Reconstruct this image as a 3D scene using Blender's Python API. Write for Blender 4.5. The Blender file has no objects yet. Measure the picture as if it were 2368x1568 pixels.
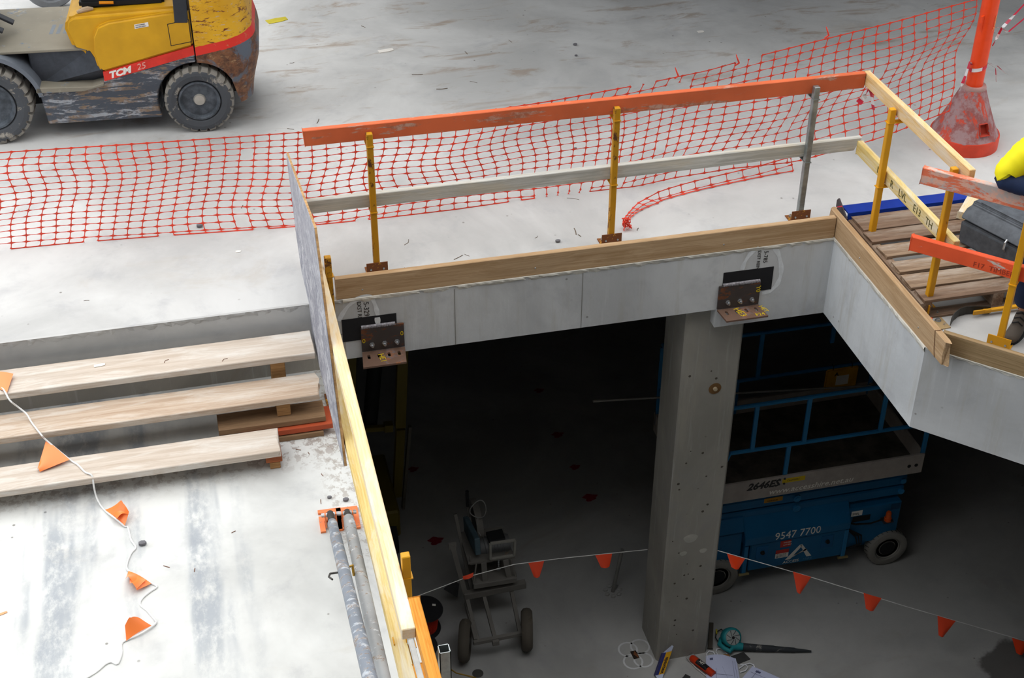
import bpy, bmesh, math, random
from mathutils import Vector as V, Matrix, Euler
random.seed(7)
R = math.radians
S = bpy.context.scene
COL = S.collection
# ------------------------------------------------------------------ camera
CP, CR, CY, CF = 34.67, 0.27, -13.76, 3337.2     # pitch, roll, yaw (deg), focal length in px of a 2368 px wide frame
CAM = V((0, 0, 5.4))
cd = bpy.data.cameras.new('camera'); cam = bpy.data.objects.new('camera', cd); COL.objects.link(cam)
cd.sensor_width = 36; cd.lens = CF / 2368 * 36; cd.clip_end = 200
_f = V((-math.sin(R(CY)) * math.cos(R(CP)), math.cos(R(CY)) * math.cos(R(CP)), -math.sin(R(CP))))
_r = V((math.cos(R(CY)), math.sin(R(CY)), 0)); _u = _r.cross(_f)
_c, _s = math.cos(R(CR)), math.sin(R(CR))
_r, _u = _c * _r + _s * _u, -_s * _r + _c * _u
M3 = Matrix((_r, _u, -_f)).transposed()
cam.matrix_world = Matrix.Translation(CAM) @ M3.to_4x4()
S.camera = cam
def at(px, py, ax, val):
    """point on a plane x/y/z = val of the place that stands behind a photo pixel"""
    d = M3 @ V(((px - 1184) / CF, -(py - 784) / CF, -1)); i = 'xyz'.index(ax)
    return CAM + d * ((val - CAM[i]) / d[i])
# ------------------------------------------------------------------ world, sun, exposure
w = bpy.data.worlds.new('World'); S.world = w; w.use_nodes = True
nt = w.node_tree; bg = nt.nodes['Background']
tc = nt.nodes.new('ShaderNodeTexCoord'); sep = nt.nodes.new('ShaderNodeSeparateXYZ'); rp = nt.nodes.new('ShaderNodeValToRGB')
nt.links.new(tc.outputs['Generated'], sep.inputs[0]); nt.links.new(sep.outputs['Z'], rp.inputs[0])
rp.color_ramp.elements[0].position = 0.0; rp.color_ramp.elements[0].color = (.62, .70, .80, 1)
rp.color_ramp.elements[1].position = 0.8; rp.color_ramp.elements[1].color = (1.0, 1.0, 1.0, 1)
nt.links.new(rp.outputs[0], bg.inputs[0]); bg.inputs[1].default_value = 2.1
sd = bpy.data.lights.new('sun', 'SUN'); sun = bpy.data.objects.new('sun', sd); COL.objects.link(sun)
sd.energy = 1.1; sd.angle = R(70); sd.color = (1, .98, .95)      # the sun behind thin cloud
sun.rotation_euler = V((.25, -.45, -1)).to_track_quat('-Z', 'Y').to_euler()
S.view_settings.view_transform = 'Standard'; S.view_settings.look = 'None'
S.view_settings.exposure = 0.0; S.view_settings.gamma = 1; S.view_settings.use_curve_mapping = False
# ------------------------------------------------------------------ helpers
def hx(h, k=1.0):
    h = h.lstrip('#'); c = [int(h[i:i + 2], 16) / 255 for i in (0, 2, 4)]
    return tuple(k * (x / 12.92 if x <= .04045 else ((x + .055) / 1.055) ** 2.4) for x in c) + (1,)
WM = {}
class MB:
    def __init__(s): s.v, s.f, s.m = [], [], []
    def add(s, vs, fs, mi=0):
        n = len(s.v); s.v += [V(p) for p in vs]; s.f += [tuple(i + n for i in f) for f in fs]; s.m += [mi] * len(fs); return s
    def hexa(s, p, mi=0):    # 4 bottom, 4 top
        return s.add(p, [(3, 2, 1, 0), (4, 5, 6, 7), (0, 1, 5, 4), (1, 2, 6, 5), (2, 3, 7, 6), (3, 0, 4, 7)], mi)
    def box(s, a, b, mi=0):
        (x0, y0, z0), (x1, y1, z1) = a, b
        x0, x1 = min(x0, x1), max(x0, x1); y0, y1 = min(y0, y1), max(y0, y1); z0, z1 = min(z0, z1), max(z0, z1)
        return s.hexa([(x0, y0, z0), (x1, y0, z0), (x1, y1, z0), (x0, y1, z0), (x0, y0, z1), (x1, y0, z1), (x1, y1, z1), (x0, y1, z1)], mi)
    def bar(s, p, q, w, h, up=(0, 0, 1), mi=0):
        p, q = V(p), V(q); d = (q - p).normalized(); up = V(up)
        if abs(d.dot(up)) > .98: up = V((0, 1, 0))
        a = d.cross(up).normalized(); b = a.cross(d); a *= w / 2; b *= h / 2
        return s.hexa([p - a - b, p + a - b, q + a - b, q - a - b, p - a + b, p + a + b, q + a + b, q - a + b], mi)
    def tube(s, pts, r, n=8, mi=0, caps=True):
        pts = [V(p) for p in pts]; rs = r if isinstance(r, (list, tuple)) else [r] * len(pts)
        base = len(s.v); a = None
        for i, p in enumerate(pts):
            d = (pts[min(i + 1, len(pts) - 1)] - pts[max(i - 1, 0)]).normalized()
            if a is None:
                a = d.cross(V((0, 0, 1)));
                if a.length < .05: a = d.cross(V((0, 1, 0)))
            a = (a - d * a.dot(d)).normalized(); b = d.cross(a)
            for k in range(n):
                t = 2 * math.pi * k / n; s.v.append(p + (a * math.cos(t) + b * math.sin(t)) * rs[i])
        for i in range(len(pts) - 1):
            for k in range(n):
                o = base + i * n; s.f.append((o + k, o + (k + 1) % n, o + n + (k + 1) % n, o + n + k)); s.m.append(mi)
        if caps:
            s.f.append(tuple(base + k for k in range(n))[::-1]); s.m.append(mi)
            o = base + (len(pts) - 1) * n; s.f.append(tuple(o + k for k in range(n))); s.m.append(mi)
        return s
    def lathe(s, prof, n, o=(0, 0, 0), ax=(0, 0, 1), mi=0):    # prof [(r, h)] along ax from o
        o, ax = V(o), V(ax).normalized(); a = ax.cross(V((0, 0, 1)))
        if a.length < .05: a = ax.cross(V((1, 0, 0)))
        a.normalize(); b = ax.cross(a); base = len(s.v); k0 = len(prof)
        for r, h in prof:
            for k in range(n):
                t = 2 * math.pi * k / n; s.v.append(o + ax * h + (a * math.cos(t) + b * math.sin(t)) * r)
        for i in range(k0 - 1):
            for k in range(n):
                q = base + i * n; s.f.append((q + k, q + (k + 1) % n, q + n + (k + 1) % n, q + n + k)); s.m.append(mi)
        if prof[0][0] > 1e-4: s.f.append(tuple(base + k for k in range(n))[::-1]); s.m.append(mi)
        if prof[-1][0] > 1e-4: s.f.append(tuple(base + (k0 - 1) * n + k for k in range(n))); s.m.append(mi)
        return s
    def prism(s, poly, ext, mi=0):     # poly: 3D loop, ext: vector
        n = len(poly); e = V(ext); p = [V(q) for q in poly]
        return s.add(p + [q + e for q in p], [tuple(range(n))[::-1], tuple(range(n, 2 * n))] + [(i, (i + 1) % n, n + (i + 1) % n, n + i) for i in range(n)], mi)
    def grid(s, rows, mi=0, close=False):
        m = len(rows[0]); base = len(s.v)
        for r in rows: s.v += [V(p) for p in r]
        for i in range(len(rows) - 1):
            for j in range(m if close else m - 1):
                o = base + i * m; k = (j + 1) % m; s.f.append((o + j, o + k, o + m + k, o + m + j)); s.m.append(mi)
        return s
    def ball(s, c, r, n=8, mi=0):
        c = V(c); r = V(r) if not isinstance(r, (int, float)) else V((r, r, r)); rows = []
        for i in range(n // 2 + 1):
            t = math.pi * i / (n // 2)
            rows.append([c + V((r.x * math.sin(t) * math.cos(u), r.y * math.sin(t) * math.sin(u), r.z * math.cos(t))) for u in [2 * math.pi * k / n for k in range(n)]])
        return s.grid(rows, mi, True)
    def build(s, name, mat, parent=None, label=None, cat=None, group=None, kind=None, bevel=0, smooth=False, local=False, seg=1, thick=0, origin=None):
        """one mesh object; vertices are given in world space unless local (then in the parent's frame)"""
        vs = s.v
        if parent is None:
            if origin is None:
                lo = [min(p[i] for p in vs) for i in range(3)]; hi = [max(p[i] for p in vs) for i in range(3)]
                origin = V(((lo[0] + hi[0]) / 2, (lo[1] + hi[1]) / 2, lo[2]))
            Mx = Matrix.Translation(V(origin)); vs = [p - V(origin) for p in vs]
        else:
            Mx = WM[parent.name]
            if not local: inv = Mx.inverted(); vs = [inv @ p for p in vs]
        me = bpy.data.meshes.new(name); me.from_pydata([tuple(p) for p in vs], [], s.f)
        mats = mat if isinstance(mat, (list, tuple)) else [mat]
        for m_ in mats: me.materials.append(m_)
        me.polygons.foreach_set('material_index', s.m)
        bm = bmesh.new(); bm.from_mesh(me)
        bmesh.ops.remove_doubles(bm, verts=bm.verts, dist=1e-5)
        if bevel: bmesh.ops.bevel(bm, geom=[e for e in bm.edges if e.is_manifold and e.calc_face_angle(0) > .5], offset=bevel, segments=seg, affect='EDGES', clamp_overlap=True)
        if thick:
            bmesh.ops.recalc_face_normals(bm, faces=bm.faces); bmesh.ops.solidify(bm, geom=bm.faces, thickness=thick)
        bmesh.ops.recalc_face_normals(bm, faces=bm.faces); bm.to_mesh(me); bm.free()
        if smooth: me.polygons.foreach_set('use_smooth', [True] * len(me.polygons)); me.set_sharp_from_angle(angle=R(42))
        o = bpy.data.objects.new(name, me); COL.objects.link(o); WM[o.name] = Mx.copy()
        if parent is None: o.matrix_world = Mx
        else: o.parent = parent
        return tag(o, label, cat, group, kind)
def tag(o, label=None, cat=None, group=None, kind=None):
    for k, x in (('label', label), ('category', cat), ('group', group), ('kind', kind)):
        if x: o[k] = x
    return o
def thing(name, label, cat, loc=(0, 0, 0), rz=0, group=None, mat=None):
    o = bpy.data.objects.new(name, None); COL.objects.link(o); o.empty_display_size = .1
    Mx = mat if mat is not None else Matrix.Translation(V(loc)) @ Matrix.Rotation(rz, 4, 'Z')
    o.matrix_world = Mx; WM[o.name] = Mx.copy()
    return tag(o, label, cat, group)
def frame(p, x, z=(0, 0, 1)):
    x = V(x).normalized(); y = V(z).cross(x).normalized(); z = x.cross(y)
    Mx = Matrix((x, y, z)).transposed().to_4x4(); Mx.translation = V(p); return Mx
def timber(name, p, q, w_, h_, mat, parent=None, up=(0, 0, 1), jag=0, bevel=.004, cuts=0, ends=None, **kw):
    """a length of timber whose own X axis runs along the grain, p to q are its centre line"""
    p, q = V(p), V(q); L = (q - p).length; Mx = frame(p, q - p, up); n = max(1, cuts or int(L / .35)); m = MB(); rows = []
    prof = [(-.5, -.5), (.5, -.5), (.5, .5), (-.5, .5)] if not jag else [(-.5, -.5), (-.2, -.5), (.15, -.5), (.5, -.5), (.5, .1), (.5, .5), (.2, .5), (-.1, .5), (-.5, .5), (-.5, -.1)]
    for i in range(n + 1):
        r = []
        for a, b in prof:
            x = L * i / n
            if jag and i == n: x += random.uniform(-jag, jag)
            if jag and i == 0: x += random.uniform(-jag, jag) * .6
            if ends and i == 0: x += ends[0] * (b + .5) * h_
            if ends and i == n: x += ends[1] * (b + .5) * h_
            e = .0009
            r.append((x, a * w_ + random.uniform(-e, e), b * h_ + random.uniform(-e, e)))
        rows.append(r)
    m.grid(rows, 0, True); k = len(prof); m.f.append(tuple(range(k))); m.m.append(0); m.f.append(tuple(n * k + i for i in range(k))); m.m.append(0)
    if parent is None:
        o = m.build(name, mat, None, bevel=bevel, origin=(0, 0, 0), **kw); o.matrix_world = Mx; WM[o.name] = Mx.copy()
    else:
        o = m.build(name, mat, parent, bevel=bevel, local=True, **kw); o.matrix_local = WM[parent.name].inverted() @ Mx; WM[o.name] = Mx.copy()
    return o
def copy_tree(o, parent=None):
    c = o.copy(); COL.objects.link(c)
    if parent is not None: c.parent = parent
    for ch in list(o.children): copy_tree(ch, c)
    return c
def text(s, size, o, xd, yd, mat, parent, name='lettering', shear=0, align='LEFT', ext=.0008, sx=1.0, weight=0, kind=None):
    cu = bpy.data.curves.new('t', 'FONT'); cu.body = s; cu.size = size; cu.extrude = ext; cu.shear = shear; cu.align_x = align; cu.offset = weight; cu.resolution_u = 2
    t = bpy.data.objects.new('t', cu); COL.objects.link(t); bpy.context.view_layer.update()
    me = bpy.data.meshes.new_from_object(t.evaluated_get(bpy.context.evaluated_depsgraph_get())); bpy.data.objects.remove(t)
    m = MB(); xd, yd = V(xd).normalized(), V(yd).normalized(); zd = xd.cross(yd); o = V(o)
    m.v = [o + xd * (v.co.x * sx) + yd * v.co.y + zd * v.co.z for v in me.vertices]; m.f = [tuple(p.vertices) for p in me.polygons]; m.m = [0] * len(m.f)
    return m.build(name, mat, parent)
# ------------------------------------------------------------------ materials
class NB:
    def __init__(s, name):
        s.mat = bpy.data.materials.new(name); s.mat.use_nodes = True; s.nt = s.mat.node_tree; s.b = s.nt.nodes['Principled BSDF']
        s.co = s.nt.nodes.new('ShaderNodeTexCoord').outputs['Object']
    def n(s, t, **kw):
        x = s.nt.nodes.new('ShaderNode' + t)
        for k, v in kw.items():
            if k in x.inputs.keys() if isinstance(k, str) else False:
                if hasattr(v, 'is_output'): s.nt.links.new(v, x.inputs[k])
                else: x.inputs[k].default_value = v
            else: setattr(x, k, v)
        return x
    def map(s, scale, loc=(0, 0, 0), rot=(0, 0, 0)):
        x = s.n('Mapping'); s.nt.links.new(s.co, x.inputs['Vector']); x.inputs['Scale'].default_value = scale; x.inputs['Location'].default_value = loc; x.inputs['Rotation'].default_value = rot
        return x.outputs[0]
    def noise(s, sc, det=4, rough=.6, vec=None, dist=0):
        x = s.n('TexNoise'); s.nt.links.new(vec if vec is not None else s.co, x.inputs['Vector'])
        x.inputs['Scale'].default_value = sc; x.inputs['Detail'].default_value = det; x.inputs['Roughness'].default_value = rough; x.inputs['Distortion'].default_value = dist
        return x.outputs[0]
    def ramp(s, f, a, b, ca=0., cb=1.):
        x = s.n('MapRange'); x.interpolation_type = 'SMOOTHSTEP'; s.nt.links.new(f, x.inputs[0])
        for i, v in enumerate((a, b, ca, cb)): x.inputs[i + 1].default_value = v
        return x.outputs[0]
    def math(s, op, a, b):
        x = s.n('Math'); x.operation = op
        for i, v in enumerate((a, b)):
            if hasattr(v, 'is_output'): s.nt.links.new(v, x.inputs[i])
            else: x.inputs[i].default_value = v
        return x.outputs[0]
    def mix(s, f, a, b, mode='MIX'):
        x = s.n('Mix'); x.data_type = 'RGBA'; x.blend_type = mode
        for i, v in ((0, f), (6, a), (7, b)):
            if hasattr(v, 'is_output'): s.nt.links.new(v, x.inputs[i])
            else: x.inputs[i].default_value = v
        return x.outputs[2]
    def xyz(s):
        x = s.n('SeparateXYZ'); s.nt.links.new(s.co, x.inputs[0]); return x.outputs
    def out(s, col, rough=.6, metal=0, bump=None, bs=.2, bd=.01, spec=.3, **kw):
        for k, v in (('Base Color', col), ('Roughness', rough), ('Metallic', metal)):
            if hasattr(v, 'is_output'): s.nt.links.new(v, s.b.inputs[k])
            else: s.b.inputs[k].default_value = v
        s.b.inputs['Specular IOR Level'].default_value = spec
        for k, v in kw.items(): s.b.inputs[k.replace('_', ' ')].default_value = v
        if bump is not None:
            x = s.n('Bump'); s.nt.links.new(bump, x.inputs['Height']); x.inputs['Strength'].default_value = bs; x.inputs['Distance'].default_value = bd
            s.nt.links.new(x.outputs[0], s.b.inputs['Normal'])
        return s.mat
def plain(name, c, rough=.5, metal=0, var=.12, sc=6, **kw):
    b = NB(name); c = hx(c) if isinstance(c, str) else c
    f = b.noise(sc, 5, .65); k = tuple(x * (1 - var * 2) for x in c[:3]) + (1,)
    return b.out(b.mix(b.ramp(f, .3, .7), k, c), rough, metal, f, .08, .004, **kw)
def concrete(name, c, stain='#8d7f6c', amt=.5, speck=.6, bump=.12, marks=None, var=.22, form=False):
    b = NB(name); c = hx(c)
    dk = tuple(x * (1 - var) for x in c[:3]) + (1,); lt = tuple(min(1, x * 1.08) for x in c[:3]) + (1,)
    big = b.noise(.55, 6, .62, dist=.6); mid = b.noise(3.2, 6, .65, dist=.3); fine = b.noise(38, 4, .7)
    col = b.mix(b.ramp(big, .34, .66), dk, lt)
    col = b.mix(b.math('MULTIPLY', b.ramp(mid, .50, .78), .35), col, hx('#8f9096'))
    col = b.mix(b.math('MULTIPLY', b.ramp(b.noise(.9, 7, .7, b.map((1, 1.6, 1), (5.3, 2.1, 0)), .9), .56, .74), amt), col, hx(stain))
    if form:
        st = b.noise(2.2, 5, .7, b.map((4.5, 4.5, .35), (1, 3, 0)))
        col = b.mix(b.math('MULTIPLY', b.ramp(st, .5, .75), .4), col, hx('#a9a497'))
        st2 = b.noise(3, 5, .7, b.map((6, 6, .3), (7, 1, 0)))
        col = b.mix(b.math('MULTIPLY', b.ramp(st2, .55, .75), .25), col, hx('#e2e4e4'))
    sp = b.n('TexVoronoi'); b.nt.links.new(b.co, sp.inputs['Vector']); sp.inputs['Scale'].default_value = 9; sp.inputs['Randomness'].default_value = 1
    m = b.math('MULTIPLY', b.ramp(sp.outputs['Distance'], .05, .11, 1, 0), b.ramp(b.noise(2.6, 3), .52, .62))
    col = b.mix(b.math('MULTIPLY', m, speck), col, hx('#5d564d'))
    if marks: col = marks(b, col)
    f = b.math('ADD', b.math('MULTIPLY', fine, .4), mid)
    return b.out(col, b.ramp(mid, .3, .7, .62, .85), 0, f, bump, .02)
def wood(name, c, dk, rough=.7, worn=None, wamt=.0, knots=.5, fine=60, paint=None):
    b = NB(name); c, dk = hx(c), hx(dk)
    warp = b.noise(1.6, 3, .5, b.map((.8, 3, 3)))
    v = b.map((.55, fine * .45, fine * .45)); mx = b.n('Mix'); mx.data_type = 'VECTOR'; mx.inputs[0].default_value = .06
    b.nt.links.new(v, mx.inputs[4])
    cm = b.n('CombineXYZ'); b.nt.links.new(warp, cm.inputs[1]); b.nt.links.new(warp, cm.inputs[2])
    sc = b.n('VectorMath'); sc.operation = 'SCALE'; b.nt.links.new(cm.outputs[0], sc.inputs[0]); sc.inputs['Scale'].default_value = 5
    ad = b.n('VectorMath'); ad.operation = 'ADD'; b.nt.links.new(v, ad.inputs[0]); b.nt.links.new(sc.outputs[0], ad.inputs[1])
    g = b.noise(1.0, 6, .7, ad.outputs[0])
    g2 = b.noise(1.0, 5, .65, b.map((1.1, fine * 1.6, fine * 1.6), (2, 5, 1)))
    g = b.math('ADD', b.math('MULTIPLY', g, .55), b.math('MULTIPLY', g2, .45))
    col = b.mix(b.ramp(g, .36, .64), dk, c)
    col = b.mix(b.math('MULTIPLY', b.ramp(b.noise(2.2, 5, .6, b.map((.6, 2, 2), (3, 1, 2))), .48, .75), .45), col, tuple(x * .72 for x in c[:3]) + (1,))
    kn = b.n('TexVoronoi'); b.nt.links.new(b.map((1.3, 5, 5)), kn.inputs['Vector']); kn.inputs['Scale'].default_value = 1.0
    col = b.mix(b.math('MULTIPLY', b.ramp(kn.outputs['Distance'], .04, .13, 1, 0), knots), col, tuple(x * .45 for x in dk[:3]) + (1,))
    if worn: col = b.mix(b.math('MULTIPLY', b.ramp(b.noise(3.5, 7, .72, b.map((.5, 3, 3), (9, 4, 2)), .5), .44, .66), wamt), col, hx(worn))
    return b.out(col, rough, 0, g, .25, .004, spec=.2)
def painted(name, c, under, amt=.5, sc=9, rough=.5, stretch=(1, 1, 1), c2=None, edge=.5, metal=0):
    b = NB(name); c = hx(c); v = b.map(stretch)
    big = b.noise(1.7, 4, .6); col = b.mix(b.ramp(big, .35, .65), tuple(x * .82 for x in c[:3]) + (1,), c)
    n1 = b.noise(sc, 8, .72, v, .4); th = .72 - .25 * amt
    m = b.ramp(n1, th, th + .05)
    u = b.mix(b.ramp(b.noise(sc * 3, 5, .7), .4, .6), hx(under), hx(c2) if c2 else tuple(x * .45 for x in hx(under)[:3]) + (1,))
    col = b.mix(m, col, u)
    return b.out(col, b.ramp(m, 0, 1, rough, .85), metal, n1, .15, .004)
# ------------------------------------------------------------------ structure
YB, XR, ZL, ZF = 8.31, 4.467, -.56, -4.3       # front edge, right edge, landing, basement floor
D = math.sqrt(.5)
def landing_marks_and_shade(b, col):
    x, y, z = b.xyz()
    st = b.noise(1.0, 4, .6, b.map((2.3, .25, 1), (3.02, .4, 0)))
    rg = b.noise(9, 6, .75, b.map((1, .5, 1)))
    m = b.math('MULTIPLY', b.ramp(st, .47, .58), b.ramp(rg, .30, .58))
    m = b.math('MULTIPLY', m, b.math('MULTIPLY', b.ramp(y, 1.15, 2.1, 0, 1), b.ramp(x, 7.8, 8.2, 1, 0)))
    col = b.mix(b.math('MULTIPLY', m, .62), col, hx('#78828f'))
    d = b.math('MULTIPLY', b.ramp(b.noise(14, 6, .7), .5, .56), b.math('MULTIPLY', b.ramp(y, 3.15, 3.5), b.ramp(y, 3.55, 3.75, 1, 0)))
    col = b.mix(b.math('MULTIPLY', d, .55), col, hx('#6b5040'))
    d = b.math('MULTIPLY', b.math('MULTIPLY', b.ramp(b.noise(5, 6, .7), .3, .5), b.ramp(x, 7.7, 8.1, 1, 0)), b.math('MULTIPLY', b.ramp(y, 3.44, 3.54), b.ramp(y, 3.62, 3.74, 1, 0)))  # brown stain band, also painting in shade by the lowest plank
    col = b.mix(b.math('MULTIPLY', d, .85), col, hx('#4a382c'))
    d = b.math('MULTIPLY', b.ramp(b.noise(22, 6, .75), .5, .57), b.math('MULTIPLY', b.ramp(x, 8.45, 8.6), b.ramp(y, 2.2, 2.5)))
    return b.mix(b.math('MULTIPLY', d, .5), col, hx('#8a7c6e'))
def wet(b, col):
    x, y, z = b.xyz()
    n_ = b.noise(1.6, 5, .6)
    dx = b.math('SUBTRACT', x, 6.55); dy = b.math('SUBTRACT', y, 7.55)
    d = b.math('ADD', b.math('MULTIPLY', dx, b.math('MULTIPLY', dx, 1.2)), b.math('MULTIPLY', dy, b.math('MULTIPLY', dy, 2.4)))
    m = b.ramp(b.math('ADD', d, b.math('MULTIPLY', n_, 1.1)), .72, .86, 1, 0)
    return b.mix(b.math('MULTIPLY', m, .75), col, hx('#3a3632'))
def slab_marks(b, col):
    x, y, z = b.xyz()
    m = b.math('MULTIPLY', b.ramp(b.noise(1.3, 7, .7, b.map((1, 3.2, 1), (2.3, 0, 0)), .5), .53, .66), b.ramp(y, 10, 12))
    return b.mix(b.math('MULTIPLY', m, .62), col, hx('#927d68'))
M_SLAB = concrete('slab_concrete', '#c3c3c1', '#a99d8c', .35, .7, .10, slab_marks)
M_LAND = concrete('landing_concrete', '#cfd0cd', '#b0a898', .25, .7, .10, landing_marks_and_shade)
M_BASE = concrete('basement_concrete', '#a9a9a7', '#8f8474', .4, .6, .10, wet)
M_BEAM = concrete('beam_concrete', '#c9cbcc', '#8f8b80', .25, .6, .12, form=True)
M_COLU = concrete('column_concrete', '#a09d95', '#8e7a60', .35, .8, .12, form=True)
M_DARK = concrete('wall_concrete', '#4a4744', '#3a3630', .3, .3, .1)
M_LIP = concrete('lip_concrete', '#d9d6cc', '#b8b0a0', .4, .3, .4)
ST = 'structure'
m = MB(); m.prism([(-12, YB, -.28), (.84, YB, -.28), (.84, YB + .45, -.28), (XR + .4, YB + .45, -.28), (XR + .4, 7.04, -.28), (5.78, 6.13, -.28), (5.78, 3.6, -.28), (20, 3.6, -.28), (20, 30, -.28), (-12, 30, -.28)], (0, 0, .28)).build('floor', M_SLAB, kind=ST, origin=(0, 0, 0))
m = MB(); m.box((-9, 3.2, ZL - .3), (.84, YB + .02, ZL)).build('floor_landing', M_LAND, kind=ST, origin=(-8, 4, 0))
m = MB(); m.box((-12, -6, ZF - .3), (20, 30, ZF)).build('floor_basement', M_BASE, kind=ST, origin=(0, 0, ZF))
m = MB(); m.box((-9, YB, ZL - .02), (.84, YB + .5, -.285)).build('wall_step', concrete('step_concrete', '#a9a49a', '#837460', .4, .7, .15, form=True), kind=ST)
# unseen near side of the shaft, added to hold sky light off the basement
MB().box((.84, -6, -.4), (20, 3.6, 0)).build('added_floor_near', M_SLAB, kind=ST); MB().box((-9, -6, -.86), (.84, 3.2, ZL)).build('added_floor_near', M_SLAB, kind=ST)
MB().box((-12, -6.4, ZF), (20, -6, 12)).build('added_wall_near', M_DARK, kind=ST)
M_FAC = concrete('added_storey_concrete', '#a5a19a', '#7d776c', .3, .3, .1)
MB().box((-12, -6, 3.5), (20, 1.2, 3.8)).build('added_upper_floor', M_FAC, kind=ST)       # unseen storey added to block low sky light
MB().box((-12, -6, 7.0), (20, 1.2, 7.3)).build('added_upper_ceiling', M_FAC, kind=ST)  # unseen slab added overhead, narrows the sky opening
MB().box((-12, .9, 7.3), (20, 1.2, 10.5)).build('added_facade', M_FAC, kind=ST)  # unseen facade added above, shuts out more sky light
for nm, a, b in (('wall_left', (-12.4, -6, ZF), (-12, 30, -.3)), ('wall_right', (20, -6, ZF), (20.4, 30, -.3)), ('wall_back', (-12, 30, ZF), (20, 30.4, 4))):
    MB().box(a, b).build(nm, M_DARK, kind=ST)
MB().box((1.2, 10.2, 3.2), (20, 30, 3.5)).build('added_shade_ceiling', M_DARK, kind=ST)  # unseen slab added to shade the back of the upper floor
def chipped(a, b, out, up, mat, nm, wid=.02, hgt=.03, rough=.008):
    a, b, out, up = V(a), V(b), V(out), V(up); n_ = int((b - a).length / .03); rows = []
    for i in range(n_ + 1):
        p = a.lerp(b, i / n_); j = random.uniform(0, rough) + (random.uniform(.005, .02) if random.random() < .06 else 0); k = random.uniform(-rough, rough)
        rows.append([p - out * .012 + V((0, 0, .0015)), p + out * wid * .7 + V((0, 0, .0012)), p + out * (wid - j) - up * (hgt * .4), p + out * (wid * .2 - j * .2) - up * (hgt + k), p - out * .02 - up * (hgt + k)])
    return MB().grid(rows).build(nm, mat, kind=ST)
def beam(poly, z0, mat, lb):
    n_ = len(poly); m = MB(); m.prism([(x, y, z0) for x, y in poly], (0, 0, -z0)); m.m[1] = 1
    return m.build('concrete_beam', [mat, M_SLAB], kind=ST, label=lb, origin=(0, 0, 0))
beam([(.84, YB), (3.59, YB), (3.59, YB + .45), (.84, YB + .45)], -.5, M_BEAM, 'long concrete edge beam under the kickboard, left of the column')
beam([(3.59, YB), (XR, YB), (XR, YB + .45), (3.59, YB + .45)], -.66, M_BEAM, 'deeper concrete beam length above the column head')
beam([(XR, 6.872), (XR + .4, 7.04), (XR + .4, YB + .45), (XR, YB + .45)], -.66, concrete('beam_side_concrete', '#d2d6d9', '#a09c92', .2, .6, .12, form=True), 'concrete beam face running towards the viewer on the right')
beam([(XR, 6.872), (5.5, 5.839), (5.78, 6.13), (XR + .4, 7.04)], -.66, M_BEAM, 'splayed concrete beam face at the right edge of the photo')
beam([(5.5, 5.839), (5.5, 3.6), (5.78, 3.6), (5.78, 6.13)], -.66, M_BEAM, 'added concrete beam past the splayed face, unseen outside the frame')  # added edge, closes the void so less light reaches the lift
m = MB(); m.box((-12, YB + .45, -.30), (20, 30, -.2805)); m.box((5.9, 3.6, -.30), (20, YB + .45, -.2805)); m.build('added_soffit_lining', concrete('added_lining_concrete', '#4a4744', '#35322e', .3, .2, .1), kind=ST)  # thin dark lining added under the slab to cut bounced light
chipped((.84, YB, 0), (XR, YB, 0), (0, -1, 0), (0, 0, 1), M_LIP, 'trim_1', .012, .03)
chipped((XR, YB, 0), (XR, 6.87, 0), (-1, 0, 0), (0, 0, 1), M_LIP, 'trim_2', .012, .035)
chipped((XR, 6.87, 0), (5.5, 5.839, 0), (-D, -D, 0), (0, 0, 1), M_LIP, 'trim_3', .008, .02)
chipped((-3, YB, 0), (.84, YB, 0), (0, -1, 0), (0, 0, 1), M_SLAB, 'trim_4', .012, .035, .016)
for x in (1.62, 2.55): MB().box((x - .002, YB - .0015, -.5), (x + .003, YB + .01, -.03)).build('trim_5', plain('joint_line', '#8c8b86', .9), kind=ST)
# column with its form tie hole and patches
cx0, cx1, cy0, cy1 = 3.40, 3.875, 8.40, 8.84
def loop_rect(x0, x1, y0, y1, c):
    return [(x0 + c, y0), (x1 - c, y0), (x1, y0 + c), (x1, y1 - c), (x1 - c, y1), (x0 + c, y1), (x0, y1 - c), (x0, y0 + c)]
m = MB(); m.prism([(x, y, ZF) for x, y in loop_rect(cx0, cx1, cy0, cy1, .018)], (0, 0, -.28 - ZF))
col_o = m.build('concrete_column', M_COLU, kind=ST, label='square concrete column standing below the slab edge')
p = at(1653, 898, 'y', cy0)
m = MB(); m.lathe([(.052, -.003), (.046, .0), (.02, .045), (.0001, .045)], 20, (p.x, cy0 - .0005, p.z), (0, 1, 0)); m.build('tie_hole', plain('rust_hole', '#7a5a36', .9), col_o, smooth=True)
m = MB(); m.lathe([(.0001, -.022), (.016, -.02), (.018, .0), (.018, .03)], 14, (p.x, cy0, p.z), (0, 1, 0)); m.build('tie_rod', plain('old_steel', '#b9a98c', .6), col_o, smooth=True)
for px, py, r_ in ((1597, 1245, .062), (1580, 1280, .032), (1626, 1273, .034)):
    p = at(px, py, 'y', cy0)
    MB().add([(p.x + r_ * math.cos(t) * (1 + .12 * math.sin(3 * t)), cy0 - .002, p.z + r_ * .75 * math.sin(t)) for t in [i * R(20) for i in range(18)]], [tuple(range(18))]).build('mortar_patch', plain('mortar', '#bdbbb3', .9), col_o)
for i in range(26):
    x, z = random.uniform(cx0 + .05, cx1 - .05), random.uniform(ZF + .3, -.8); r_ = random.uniform(.006, .013)
    MB().lathe([(r_, -.001), (r_ * .5, .003), (.0001, .004)], 8, (x, cy0, z), (0, 1, 0)).build('blow_hole', plain('pit', '#57524a', .95) if i == 0 else bpy.data.materials['pit'], col_o)
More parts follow.
